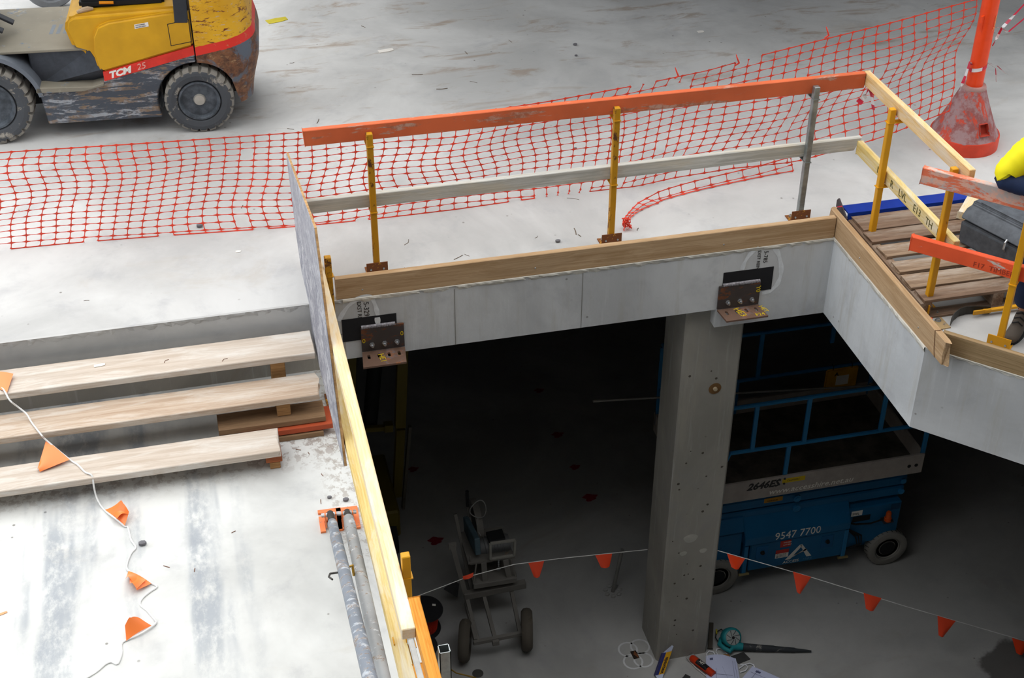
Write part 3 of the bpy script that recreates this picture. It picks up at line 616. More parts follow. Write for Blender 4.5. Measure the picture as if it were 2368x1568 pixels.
# ------------------------------------------------------------------ scissor lift
BLUE = painted('lift_blue', '#12618f', '#0c4468', .3, 3, .4, (1, 1, 1), '#25639a')
BLUE2 = painted('lift_rail_blue', '#2576a8', '#7a4a38', .22, 8, .45, (1, 1, 1), '#4a3a34')
LGREY = plain('lift_skirt_grey', '#a89f97', .6, 0, .1)
Y0 = 9.06; sl = thing('scissor_lift', 'blue scissor lift with grey platform edge parked beside the concrete column', 'scissor lift', (4.86, 9.65, ZF))
W_ = lambda x, y, z: V((x, Y0 + y, ZF + z))
def sbox(nm, a, b, mt, **k): return MB().box(W_(*a), W_(*b)).build(nm, mt, sl, **k)
sbox('chassis', (3.98, .13, .19), (6.01, 1.05, .765), BLUE, bevel=.01)
sbox('chassis_side', (5.47, .05, .31), (6.01, .13, .765), BLUE, bevel=.01)
sbox('chassis_side', (3.98, .05, .20), (4.43, .13, .70), BLUE, bevel=.01)
MB().prism([W_(4.43, y, z) for y, z in ((.13, .84), (.10, .84), (-.01, .66), (-.01, .575), (.13, .575))], (1.05, 0, 0)).build('tray_cover', BLUE, sl, bevel=.006)
MB().prism([W_(3.98, y, z) for y, z in ((.13, .86), (.08, .86), (.03, .72), (.13, .70))], (.45, 0, 0)).build('tray_cover', BLUE, sl, bevel=.006)
dr = sbox('battery_door', (4.50, .005, .235), (5.45, .13, .572), BLUE, bevel=.012)
for x in (4.62, 5.27):
    MB().box(W_(x - .06, -.002, .38), W_(x + .06, .006, .53)).build('latch_recess', plain('latch_blue', '#125f92', .5) if x < 5 else bpy.data.materials['latch_blue'], dr, bevel=.003)
    MB().lathe([(.022, 0), (.018, .02), (.0001, .022)], 10, W_(x, -.002, .46), (0, -1, 0)).build('latch', BLACK, dr)
for x in (4.46, 5.46):
    sbox('hinge_bracket', (x - .02, .0, .19), (x + .02, .05, .56), BLUE2, bevel=.004)
    MB().lathe([(.014, -.05), (.014, .05)], 8, W_(x, .0, .215), (1, 0, 0)).build('hinge_pin', plain('brass_pin', '#b0a070', .4, .6) if x < 5 else bpy.data.materials['brass_pin'], sl)
for i, z in enumerate((.80, .925, 1.05)):
    for y in (.10, .98): MB().box(W_(3.95 + .02 * i, y, z), W_(6.035 + .012 * i, y + .08, z + .108)).build('scissor_arm', BLUE, sl, bevel=.012)
    MB().lathe([(.038, 0), (.038, .02), (.02, .021), (.02, .03), (.0001, .03)], 14, W_(4.95 - .01 * i, .10, z + .054), (0, -1, 0)).build('pivot_pin', BLUE2, sl)
    for x in (6.0,): MB().lathe([(.03, 0), (.03, .02), (.0001, .022)], 12, W_(x, .10, z + .054), (0, -1, 0)).build('pivot_pin', BLUE2, sl)
sk_ = sbox('platform_skirt', (3.90, .0, 1.135), (6.11, .025, 1.355), LGREY, bevel=.003)
sbox('platform_skirt', (3.90, 1.145, 1.135), (6.11, 1.17, 1.355), LGREY); sbox('platform_skirt', (6.085, .025, 1.135), (6.11, 1.145, 1.355), LGREY); sbox('platform_skirt', (3.90, .025, 1.135), (3.925, 1.145, 1.355), LGREY)
sbox('platform_deck', (3.925, .025, 1.165), (6.085, 1.145, 1.20), plain('deck_steel', '#5a534b', .8, 0, .3))
tb = lambda nm, pts, r, mt=BLUE2: MB().tube([W_(*p) for p in pts], r, 8).build(nm, mt, sl, smooth=True)
for y in (.03, 1.14):
    tb('mid_rail', [(3.92, y, 1.36), (4.08, y, 1.36), (4.20, y, 1.695), (6.08, y, 1.685)] if y < 1 else [(3.92, y, 1.60), (6.08, y, 1.60)], .019)
    tb('top_rail', [(3.92, y, 2.195), (6.08, y, 2.19)] if y < 1 else [(3.92, y, 2.13), (6.08, y, 2.12)], .019)
    for x, z0, z1 in ((4.75, 1.21, 1.69), (4.40, 1.70, 2.19), (4.888, 1.70, 2.19), (6.10, 1.21, 2.19), (5.62, 1.70, 2.19)) if y < 1 else ((4.90, 1.60, 2.12), (4.70, 1.21, 1.60), (5.62, 1.9, 2.12), (6.10, 1.21, 2.12), (3.92, 1.21, 2.12)):
        sbox('rail_stanchion', (x - .02, y - .012, z0), (x + .02, y + .012, z1), BLUE2, bevel=.003)
for z in (1.64, 2.15): tb('end_rail', [(6.10, .03, z), (6.10, 1.14, z)], .019)
for z in (1.64, 2.15): tb('end_rail', [(3.92, .03, z), (3.92, 1.14, z)], .019)
for i, (x, z) in enumerate(((4.30, .2), (5.935, .2), (4.30, .2), (5.935, .2))):
    y0 = 0 if i < 2 else 1.04; xw = 4.21 if x < 5 else 5.935
    wr = MB(); c = W_(xw, y0, .2035); prof = [(.125, .03), (.135, .01), (.175, .0), (.198, .012), (.2035, .035), (.2035, .105), (.19, .13), (.135, .13)]
    wr.lathe(prof, 40, c, (0, 1, 0)); wo = wr.build('wheel', painted('pale_lift_tyre', '#8d8a84', '#6d6a66', .4, 8, .8), sl, smooth=True)
    MB().lathe([(.13, .03), (.12, .02), (.10, .05), (.085, .055), (.085, .03), (.05, .025), (.0001, .025)], 28, c, (0, 1, 0)).build('rim', plain('pale_rim', '#9a9791', .6), wo, smooth=True)
    MB().lathe([(.082, .05), (.078, .022), (.04, .012), (.0001, .012)], 20, c, (0, 1, 0)).build('hub', BLACK, wo, smooth=True)
    for k in range(26):
        if i < 2:
            t = 2 * math.pi * k / 26; a = c + V((.204 * math.cos(t), .03, .204 * math.sin(t))); b_ = c + V((.204 * math.cos(t + .12), .09, .204 * math.sin(t + .12)))
            MB().bar(a, b_, .004, .003, (math.cos(t), 0, math.sin(t))).build('tread_groove', bpy.data.materials['black_rubber'], wo)
bc = MB().lathe([(.035, 0), (.035, .03), (.028, .035), (.026, .09), (.018, .105), (.0001, .11)], 16, W_(5.86, .0, .60)); bc = bc.build('beacon', plain('amber_lens', '#d8561a', .2), sl, smooth=True)
sbox('beacon_bracket', (5.81, -.03, .585), (5.91, .06, .60), M_GUARD)
MB().tube([W_(*p) for p in ((5.82, .02, .60), (5.7, .02, .575), (5.55, .03, .585), (5.46, .04, .62))], .009, 6).build('cable', BLACK, sl)
for k in range(3): MB().tube([W_(*p) for p in ((5.46, .04, .55), (5.56 + .03 * k, .01, .45), (5.6 + .02 * k, .02, .33), (5.5, .05, .27))], .008, 6).build('hose', BLACK, sl)
sbox('corner_pocket', (5.9, .045, .68), (5.99, .052, .75), plain('pocket_blue', '#0d4266', .5))
def stick(nm, x0, z0, x1, z1, mt, y=-.001, par=None, sh=0): return MB().prism([W_(x0, y, z0), W_(x1, y, z0 + sh), W_(x1, y, z1 + sh), W_(x0, y, z1)], (0, .002, 0)).build(nm, mt, par or sl)
YST = plain('yellow_sticker', '#d8b814', .5)
s1 = stick('warning_sticker', 4.72, 1.275, 4.94, 1.325, YST); s2 = MB().box(W_(4.62, .099, .975), W_(4.80, .101, 1.025)).build('warning_sticker', plain('amber_sticker', '#c48a18', .5), sl)
text('WARNING', .022, W_(4.645, .098, .985), (1, 0, 0), (0, 0, 1), BLACK, s2)
text('CAUTION', .026, W_(4.765, -.002, 1.29), (1, 0, 0), (0, 0, 1), BLACK, s1)
s3 = stick('red_sticker', 4.795, .475, 4.90, .555, plain('red_label', '#c5392f', .5), .0025); s4 = stick('white_sticker', 4.76, .345, 4.89, .40, M_WHT, .0025); stick('red_sticker', 4.76, .402, 4.89, .445, bpy.data.materials['red_label'], .0025)
for k, z in enumerate((.525, .495)): text('DANGER' if k == 0 else 'BATTERY', .02, W_(4.825, .0015, z), (1, 0, 0), (0, 0, 1), M_WHT, s3)
for k, z in enumerate((.386, .37, .354)): text('KEEP CLEAR OF LIFT', .011, W_(4.768, .0015, z), (1, 0, 0), (0, 0, 1), plain('grey_ink', '#555555', .6), s4)
s5 = stick('white_sticker', 5.50, .675, 5.61, .735, M_WHT, .047); stick('black_sticker', 5.52, .60, 5.70, .665, BLACK, .047)
text('SWL', .035, W_(5.51, .046, .69), (1, 0, 0), (0, 0, 1), BLACK, s5)
text('2646ES', .105, W_(4.385, -.001, 1.255), (1, 0, 0), (0, 0, 1), plain('lift_number', '#2e2c2c', .5), sk_, shear=.3, sx=.98, weight=.004)
text('www.accesshire.net.au', .085, W_(4.60, -.001, 1.165), (1, 0, 0), (0, 0, 1), M_WHT, sk_, shear=.25, sx=1.05)
for x, z in ((4.70, 1.27), (4.75, 1.27), (4.70, 1.325), (4.75, 1.325)): MB().lathe([(.012, 0), (.010, .006), (.0001, .007)], 8, W_(x - .01, 0, z), (0, -1, 0)).build('skirt_bolt', M_GUARD, sl)
for x in (5.97, 6.04): MB().lathe([(.018, 0), (.018, .003), (.0001, .003)], 10, W_(x, 0, 1.235), (0, -1, 0)).build('skirt_hole', BLACK, sl)
text('9547 7700', .125, W_(4.72, -.0115, .598), (1, 0, 0), (0, 0, 1), M_WHT, sl, sx=.86)
LG = lambda pts: MB().prism([W_(x, .0025, z) for x, z in pts], (0, .002, 0))
lx, lz = 4.865, .305
for nm, q in (('emblem_stroke', ((0, 0), (.05, 0), (.155, .15), (.13, .165))), ('emblem_stroke', ((.13, .165), (.155, .165), (.265, 0), (.215, 0))), ('emblem_stroke', ((.075, .04), (.215, .085), (.195, .105), (.06, .015)))):
    LG([(lx + a, lz + b_) for a, b_ in q]).build(nm, M_WHT, dr)
text('ACCESS', .042, W_(4.845, .0025, .262), (1, 0, 0), (0, 0, 1), M_WHT, dr, sx=1.1, shear=.1); text('HIRE', .042, W_(5.045, .0025, .262), (1, 0, 0), (0, 0, 1), plain('pale_blue_ink', '#5a93bb', .5), dr, sx=1.1, shear=.1)
# yellow document holder hung on the far rail
p0, p1 = W_(5.595, 1.10, 1.36), W_(5.93, 1.10, 1.60)
db = thing('document_holder', 'yellow plastic document holder hooked on the far rail of the scissor lift', 'document holder', ((p0.x + p1.x) / 2, p0.y, p0.z))
MB().box(p0, p1 + V((0, .03, 0))).build('case', plain('dull_yellow_plastic', '#d9a010', .45), db, bevel=.012, seg=2)
MB().box((p0.x + .11, p0.y - .003, p0.z + .05), (p0.x + .24, p0.y + .001, p0.z + .16)).build('paper_label', M_WHT, db)
text('A', .055, (p0.x + .09, p0.y - .002, p1.z - .075), (1, 0, 0), (0, 0, 1), BLACK, db, weight=.002)
for x in (p0.x + .07, p1.x - .07): MB().tube([(x, p0.y + .01, p1.z - .01), (x, p0.y + .01, p1.z + .03), (x, p0.y + .05, p1.z + .035)], .004, 6).build('hook', BLACK, db)
cp = thing('conduit_pole', 'thin grey conduit laid across the scissor lift rails behind the column', 'pole', W_(3.62, 1.02, 1.63)); MB().tube([W_(3.30, 1.09, 1.647), W_(6.15, 1.09, 1.34)], .010, 8).build('tube', plain('grey_conduit', '#a9a69f', .5), cp, smooth=True)
MB().tube([W_(3.26, 1.09, 1.651), W_(3.32, 1.09, 1.645)], .013, 8).build('end_socket', bpy.data.materials['grey_conduit'], cp, smooth=True)
# ------------------------------------------------------------------ steel brackets on the beam
BRK = painted('angle_steel', '#4d4644', '#7d4f34', .7, 6, .55, (1, 1, 2.2), '#6b4430', metal=.2)
LEGM = painted('rusty_angle_leg', '#6f5648', '#94603c', .75, 6, .7, (1, 1, 1), '#6a666a')
PLT = painted('black_embed_plate', '#1f1f22', '#4a3c34', .3, 9, .6, (1, 1, 1), '#2b2624')
WELD = plain('weld_bead', '#9a979c', .45, .5, .3, 60)
SPRAY = plain('white_spray_paint', '#dfe3e6', .8, 0, .08, 20)
YCHALK = plain('yellow_crayon', '#e0c21c', .7)
PEN = plain('marker_pen', '#3c3a38', .8)
def boolean_cut(o, cutters):
    for c in cutters:
        md = o.modifiers.new('b', 'BOOLEAN'); md.object = c; md.operation = 'DIFFERENCE'; md.solver = 'EXACT'
    bpy.context.view_layer.update(); me = bpy.data.meshes.new_from_object(o.evaluated_get(bpy.context.evaluated_depsgraph_get()))
    o.modifiers.clear(); o.data = me
    for c in cutters: bpy.data.objects.remove(c)
def bracket(x0, x1, zt, zf, dep, skew, plate, txt, lab):
    t = thing('angle_bracket', lab, 'steel bracket', ((x0 + x1) / 2, YB, zf), 0, 'steel angle brackets on the beam'); th = .014
    px0, px1, pz0, pz1 = plate
    MB().box((px0, YB - .004, pz0), (px1, YB + .01, pz1)).build('embed_plate', PLT, t)
    MB().box((x0, YB - .004 - th, zf), (x1, YB - .0045, zt)).build('upright_leg', BRK, t, bevel=.002)
    o = MB().prism([(x0, YB - .019, zf - th), (x1, YB - .019, zf - th), (x1 + skew, YB - .019 - dep, zf - th), (x0 + skew, YB - .019 - dep, zf - th)], (0, 0, th)).build('outstanding_leg', LEGM, t)
    cs = []
    for k in range(4):
        xc = x0 + (x1 - x0) * (.15 + .235 * k) + skew * .4; yc = YB - .02 - dep * .36
        m = MB(); pts = []
        for a in range(12):
            a_ = 2 * math.pi * a / 12; pts.append((xc + .011 * math.cos(a_), yc + .011 * math.sin(a_) + (.014 if math.sin(a_) > 0 else -.014), zf - .05))
        cs.append(m.prism(pts, (0, 0, .1)).build('c', LEGM, t))
    boolean_cut(o, cs)
    wx0, wx1 = (x0 + .005, x1 - .06) if px1 < x1 else (x0 + .03, x1 - .005)
    rows = [[(wx0 + (wx1 - wx0) * i / 40, YB - .004 - q * (1 + .15 * math.sin(i * 2.1)), zt + z_) for q, z_ in ((0, .016), (.010, .012), (.016, .002), (.016, -.004))] for i in range(41)]
    MB().grid(rows).build('weld_bead', WELD, t, smooth=True)
    for k in range(3):
        c = V((x0 + (x1 - x0) * (.24 + .29 * k), YB - .019, zf + .055)); m = MB()
        MB().lathe([(.019, 0), (.019, .003), (.016, .0031), (.016, .016), (.009, .018), (.009, .034), (.0001, .036)], 6, c, (0, -1, 0)).build('anchor_bolt', STEEL, t)
    return t
zf1 = -.445
q0, q1 = at(840, 850, 'z', zf1), at(946, 836, 'z', zf1)
b1 = bracket(.948, 1.252, -.247, zf1, YB - .019 - (q0.y + q1.y) / 2, q0.x - .948, (.822, 1.204, -.35, -.165), 'HE1', 'rusty steel angle bracket marked HE1 at the left end of the beam')
text('HE1', .06, (1.03 + .02, YB - .07, zf1 + .001), (.1, -1, 0), (1, .1, 0), YCHALK, b1)
text('0', .05, (1.222, YB - .0195, -.345), (1, 0, 0), (0, 0, 1), YCHALK, b1); text('0', .05, (.952, YB - .0195, -.37), (1, 0, 0), (0, 0, 1), YCHALK, b1)
zf2 = -.49
q0, q1 = at(1680, 742, 'z', zf2), at(1774, 731, 'z', zf2)
b2 = bracket(3.592, 3.917, -.29, zf2, YB - .019 - (q0.y + q1.y) / 2, q0.x - 3.592, (3.622, 4.012, -.38, -.183), 'HE3', 'rusty steel angle bracket marked HE3 above the concrete column')
text('HE3', .07, (3.69 + .02, YB - .035, zf2 + .001), (.25, -1, 0), (1, .25, 0), YCHALK, b2)
text('HET', .05, (3.905, YB - .045, zf2 + .001), (.25, -1, 0), (1, .25, 0), YCHALK, b2); text('F24', .05, (3.845, YB - .165, zf2 + .001), (1, .05, 0), (-.1, 1, 0), YCHALK, b2)
text('Y0', .05, (3.885, YB - .0195, -.325), (0, 0, -1), (1, 0, 0), YCHALK, b2)
beams = [o for o in bpy.data.objects if o.name.startswith('concrete_beam')]; beams.sort(key=lambda o: o.name)
def spray(pts, wd, par, y=YB - .0014, mt=SPRAY):
    q = [at(a, b, 'y', YB) for a, b in pts]; q = [V((p.x, y, p.z)) for p in q]; rows = []
    f = []
    for i in range(len(q) - 1):
        for k in range(4): f.append(q[i].lerp(q[i + 1], k / 4))
    f.append(q[-1])
    for i in range(2, len(f) - 2): f[i] = (f[i - 2] + f[i - 1] + f[i] + f[i + 1] + f[i + 2]) / 5
    for i, p in enumerate(f):
        d = (f[min(i + 1, len(f) - 1)] - f[max(i - 1, 0)]).normalized(); n_ = V((-d.z, 0, d.x)) * wd * (.5 + .1 * math.sin(i)); rows.append([p - n_, p + n_])
    return MB().grid(rows).build('paint_mark', mt, par)
spray([(783, 742), (800, 710), (825, 690), (848, 681), (864, 690), (872, 720), (874, 730)], .03, beams[0])
spray([(872, 733), (874, 748)], .035, b1, YB - .0055)
spray([(1716, 624), (1722, 605), (1735, 585), (1755, 572)], .03, beams[1]); spray([(1790, 570), (1803, 590), (1808, 625), (1804, 645), (1795, 662), (1780, 674), (1762, 678)], .035, beams[1])
p = at(829, 700, 'y', YB); text('5-3290', .052, (p.x + .035, YB - .0015, p.z), (0, 0, -1), (1, 0, 0), PEN, beams[0]); text('EXST REIN', .04, (p.x - .01, YB - .0015, p.z + .01), (0, 0, -1), (1, 0, 0), PEN, beams[0])
p = at(1768, 580, 'y', YB); text('5-785', .045, (p.x, YB - .0015, p.z), (0, 0, -1), (1, 0, 0), PEN, beams[1]); text('EXST REIN', .035, (p.x - .05, YB - .0015, p.z + .01), (0, 0, -1), (1, 0, 0), PEN, beams[1])
# ------------------------------------------------------------------ orange barrier mesh and bollard
NET = plain('orange_mesh_plastic', '#e8452f', .35, 0, .12, 3, Transmission_Weight=0.0)
def netY(x): return 9.53 - .16 * max(0, min(1, (x + 1.5) / 3)) if x < 1.5 else 9.37 + (x - 1.5) * .011
tops = [(-120, 366), (0, 353), (340, 331), (700, 306), (1050, 268), (1260, 236), (1480, 196), (1640, 163), (1760, 128), (1900, 92), (2080, 48), (2262, -2)]
bots = [(-120, 590), (0, 577), (330, 555), (700, 527), (1050, 481), (1250, 468), (1430, 440), (1560, 408), (1690, 384), (1830, 368), (2040, 312), (2196, 255)]
def resample(px):
    P = []
    for u, v in px:
        y = 9.4
        for _ in range(3): p = at(u, v, 'y', y); y = netY(p.x)
        P.append(at(u, v, 'y', y))
    return P
T_, B_ = resample(tops), resample(bots)
def along(P, f):
    k = f * (len(P) - 1); i = min(int(k), len(P) - 2); return P[i].lerp(P[i + 1], k - i)
NC, NR = 74, 15
# equal column spacing measured on the top edge
acc = [0]
for i in range(len(T_) - 1): acc.append(acc[-1] + (T_[i + 1] - T_[i]).length)
def f_at(s_):
    for i in range(len(T_) - 1):
        if s_ <= acc[i + 1]: return (i + (s_ - acc[i]) / (acc[i + 1] - acc[i])) / (len(T_) - 1)
    return 1
def net_pt(i, j):
    s_ = acc[-1] * i / NC; f = f_at(s_); v = j / NR; a, b = along(T_, f), along(B_, f); p = a.lerp(b, v)
    x = p.x; w_ = math.sin(math.pi * min(1, v * 1.02))
    p.y += .035 * w_ * math.sin(x * 2.1 + v * 3) + .02 * w_ * math.sin(x * 5.3 + 1)
    p.x += .035 * math.sin(v * 6.0 + x * 1.3) * w_ + .012 * math.sin(v * 13 + x * 3)
    if v > .75: p.y += -.05 * (v - .75) * 4 * (.5 + .5 * math.sin(x * 1.7))
    p.z = max(p.z, .004)
    return p
def net_mesh(pt, NC, NR, skip=lambda i, j, d: False, hem=True):
    m = MB(); th = .0016
    def strand(a, b, w0, w1, side, nrm):
        d = b - a; L = d.length; pr = [(0, w0), (.13, w0 * .55), (.3, w1), (.7, w1), (.87, w0 * .55), (1, w0)]; base = len(m.v)
        for t, w_ in pr:
            c = a + d * t
            for e in (-side * w_, nrm * th, side * w_, -nrm * th): m.v.append(c + e)
        for k in range(len(pr) - 1):
            o = base + k * 4
            for q in range(4): m.f.append((o + q, o + (q + 1) % 4, o + 4 + (q + 1) % 4, o + 4 + q)); m.m.append(0)
    G = [[pt(i, j) for j in range(NR + 1)] for i in range(NC + 1)]
    for i in range(NC + 1):
        for j in range(NR + 1):
            a = G[i][j]
            for d, (i2, j2) in (('h', (i + 1, j)), ('v', (i, j + 1))):
                if i2 > NC or j2 > NR or skip(i, j, d): continue
                b = G[i2][j2]; o = G[i][min(j + 1, NR)] - G[i][max(j - 1, 0)] if d == 'h' else G[min(i + 1, NC)][j] - G[max(i - 1, 0)][j]
                o.normalize(); dr = (b - a).normalized(); nr = dr.cross(o)
                if nr.length < .01: continue
                nr.normalize(); sd_ = nr.cross(dr)
                if d == 'h': strand(a, b, .0095, .0026 if 0 < j < NR else .004, sd_, nr)
                else: strand(a, b, .0105, .0032, sd_, nr)
    return m
rnd = random.Random(3); gone = {(rnd.randint(0, NC - 1), rnd.randint(0, NR - 1), 'h') for _ in range(16)}
gone |= {(i, j, d) for i in (50, 51) for j in (1, 2) for d in 'hv'} | {(i, 0, 'h') for i in (47, 48, 55, 56)} | {(i, NR, 'h') for i in (3, 9, 14, 20, 27, 38)}
nt_ = net_mesh(net_pt, NC, NR, lambda i, j, d: (i, j, d) in gone or (40 <= i <= 44 and j >= 14 and d == 'h'))
net = thing('barrier_mesh', 'orange plastic barrier mesh strung across the slab behind the front rails', 'barrier mesh', (2.2, 9.4, 0))
nt_.build('mesh_panel', NET, net)
tail = [(1830, 374), (1760, 394), (1690, 410), (1620, 426), (1560, 442), (1515, 456), (1478, 474), (1458, 496), (1447, 520)]
tw = [36, 36, 34, 34, 34, 30, 22, 16, 12]
def tail_pt(i, j):
    k = i / 15 * 8; a = min(int(k), 7); f = k - a
    u = tail[a][0] * (1 - f) + tail[a + 1][0] * f; v = tail[a][1] * (1 - f) + tail[a + 1][1] * f; w_ = tw[a] * (1 - f) + tw[a + 1] * f
    nx, ny = (.15, 1) if k < 5.2 else (1, .35)
    y = 9.35 - .42 * (k / 8) ** 1.3 - .01 * j
    p = at(u + nx * w_ * (j / 2 - .3), v + ny * w_ * (j / 2 - .3), 'y', y); p.z = max(p.z, .004 + .003 * j)
    return p
net_mesh(tail_pt, 15, 2).build('torn_strip', NET, net)
p = at(1449, 522, 'z', .03)
m = MB()
pts = []
for k in range(40): pts.append(p + V((rnd.uniform(-.035, .035), rnd.uniform(-.04, .04), rnd.uniform(-.03, .07))))
m.tube(pts, .004, 5); m.v = [V((q.x, q.y, max(q.z, .005))) for q in m.v]; m.build('tangled_end', NET, net)
for (u, v) in ((1907, 88), (1700, 152), (1560, 182)):
    q = at(u, v, 'y', 9.4); MB().tube([q, q + V((.02, -.02, .03)), q + V((.0, -.03, .07)), q + V((-.01, -.02, .10))], [.005, .008, .006, .003], 5).build('loose_strand', NET, net)
bo = at(2235, 350, 'z', 0); bo = V((6.26, 9.62, 0)); cl, cr = V((5.9, 9.4, 0)), V((6.4, 9.4, 0))
cc = (cl + cr) / 2; rad = (cr - cl).length / 2
near = at(2232, 362, 'z', 0)
bol = thing('bollard', 'orange pole in a scuffed red cone shaped base beside the mesh', 'bollard', cc)
CONE = painted('scuffed_red_plastic', '#cc4a34', '#8d5350', 1.3, 3.0, .6, (1, 1, .7), '#9c7f80')
RED_P = plain('orange_pole_paint', '#ef4a1c', .32, 0, .08, 4)
RP = plain('red_plastic_band', '#d8472f', .5)
rad = .278; ct = V((6.125, 9.49, 0))
def cone_z(z): return rad * .97 * (1 - (z - .10) / .42) + .088 * ((z - .10) / .42)
bol.location = ct; WM[bol.name] = Matrix.Translation(ct)
MB().lathe([(rad, 0), (rad, .10), (rad * .985, .112)], 48, (0, 0, 0)).build('base_ring', RP, bol, smooth=True, local=True)
rows = []
for i in range(15):
    z = .11 + .395 * i / 14; r_ = rad * .96 + (.093 - rad * .96) * (i / 14) ** .86
    row = []
    for k in range(48):
        t = 2 * math.pi * k / 48; rib = .012 * max(0, math.cos(6 * t)) ** 6 * (1 - i / 14); row.append(((r_ + rib) * math.cos(t), (r_ + rib) * math.sin(t), z))
    rows.append(row)
cone = MB().grid(rows, 0, True); n_ = len(rows) - 1; cone.f.append(tuple(n_ * 48 + k for k in range(48))); cone.m.append(0); cone = cone.build('cone_base', CONE, bol, smooth=True, local=True)
cone2 = MB().lathe([(.098, .49), (.10, .505), (.093, .52), (.075, .52)], 40).build('collar_ring', plain('pale_collar', '#b58f88', .7), bol, smooth=True, local=True)
# recessed lifting pocket facing the viewer
pk_ = V((.14, -.99, 0)).normalized(); s_ = V((-pk_.y, pk_.x, 0)); r0 = .205
m = MB(); f0 = [pk_ * (.238) - s_ * .045 + V((0, 0, .17)), pk_ * (.238) + s_ * .045 + V((0, 0, .17)), pk_ * .196 + s_ * .038 + V((0, 0, .26)), pk_ * .196 - s_ * .038 + V((0, 0, .26))]
off = -pk_ * .05
m.add(f0 + [p + off for p in f0], [(0, 1, 5, 4), (1, 2, 6, 5), (2, 3, 7, 6), (3, 0, 4, 7), (4, 5, 6, 7)])
m.v = [p + pk_ * .012 for p in m.v]
po = m.build('lifting_pocket', painted('pocket_plastic', '#b03c2c', '#8a7a76', .6, 14, .7), bol, local=True, thick=.002)
cu = MB().prism([p + pk_ * .08 for p in f0], -pk_ * .118).build('c', RP, bol, local=True); boolean_cut(cone, [cu])
MB().lathe([(.067, .12), (.067, 1.75), (.0001, 1.752)], 36).build('pole', RED_P, bol, smooth=True, local=True)
for (z, an) in ((.98, 200), (.92, 20)):
    a = R(an); d = V((math.cos(a), math.sin(a), 0)); MB().prism([d * .065 + V((0, 0, z)), d * .065 + V((0, 0, z + .14)), d * .09 + V((0, 0, z + .13)), d * .09 + V((0, 0, z + .08))], V((-d.y, d.x, 0)) * .02).build('hook_lug', RED_P, bol, local=True)
text('Xenex', .045, ct + V((.042, -.056, 1.0)), (0, 0, 1), (-.75, -.6, 0), plain('faded_letter', '#e8a060', .6), bol)
TAPE_R, TAPE_W = plain('tape_red', '#d03048', .45), plain('tape_white', '#e6e2e2', .45)
def tape(pts, wd, parent, n=6, nm='tape_tail'):
    P = [V(p) for p in pts]; m = MB(); rows = []; k = 0; f = []
    for i in range(len(P) - 1):
        for q in range(n): f.append(P[i].lerp(P[i + 1], q / n))
    f.append(P[-1])
    for i in range(len(f) - 1):
        d = (f[i + 1] - f[i]).normalized(); s_ = d.cross(V((math.sin(i * .2), .3, .9))).normalized() * wd / 2
        if i == 0: prev = (f[0] - s_, f[0] + s_)
        cur = (f[i + 1] - s_, f[i + 1] + s_); m.add([prev[0], prev[1], cur[1], cur[0]], [(0, 1, 2, 3)], (i // 3) % 2); prev = cur
    return m.build(nm, [TAPE_R, TAPE_W], parent)
bt = thing('barrier_tape', 'red and white barrier tape tied around the orange bollard pole', 'barrier tape', ct + V((0, 0, .66)))
m = MB(); rows = [[ct + V((.069 * math.cos(t), .069 * math.sin(t), z + .02 * math.sin(t + 2))) for t in [2 * math.pi * k / 32 for k in range(33)]] for z in (.655, .685)]
m.grid(rows); m.m = [1 if (k // 6) % 2 else 0 for k in range(len(m.m))]; m.build('tape_band', [TAPE_R, TAPE_W], bt)
c1 = ct + V((.07, 0, .7)); tape([c1, c1 + V((.09, -.02, -.03)), c1 + V((.17, -.03, -.10)), c1 + V((.2, -.03, -.11))], .022, bt); tape([c1, c1 + V((.08, -.02, -.05)), c1 + V((.11, -.02, -.17))], .01, bt)
c2 = ct + V((-.07, -.02, .7)); tape([c2, c2 + V((-.02, 0, .03)), c2 + V((-.05, -.02, -.08)), c2 + V((-.08, -.03, -.20))], .025, bt)
far = at(2368, 20, 'y', 10.2); far2 = at(2368, 40, 'y', 9.9)
k1 = ct + V((.12, -.02, 1.0)); tape([k1 + V((-.05, 0, 0)), k1, at(2330, 75, 'y', 9.75), at(2368, 42, 'y', 9.75) + V((.6, .2, .3))], .026, bt, 9); tape([ct + V((.06, -.05, .86)), k1 + V((.01, 0, -.01)), at(2345, 35, 'y', 10.0), at(2368, 12, 'y', 10.1) + V((.6, .3, .35))], .024, bt, 9)
kt = at(2002, 215, 'y', 8.62); t2 = thing('barrier_tape', 'scrap of red and white tape tied under the corner of the front top rail', 'barrier tape', kt)
tape([kt + V((.02, 0, .03)), kt + V((-.01, -.01, -.02)), kt + V((-.05, -.01, -.07))], .045, t2, 4); tape([kt + V((.03, 0, .03)), kt + V((.05, -.02, -.05)), kt + V((.07, -.02, -.13))], .035, t2, 4)
kt = at(1930, 488, 'y', 8.47); t2 = thing('barrier_tape', 'red and white tape scrap crumpled behind the corner of the kickboards', 'barrier tape', kt)
tape([kt + V((.05, -.01, .04)), kt + V((0, 0, .03)), kt + V((-.015, 0, -.03)), kt + V((.005, 0, -.05))], .04, t2, 4)
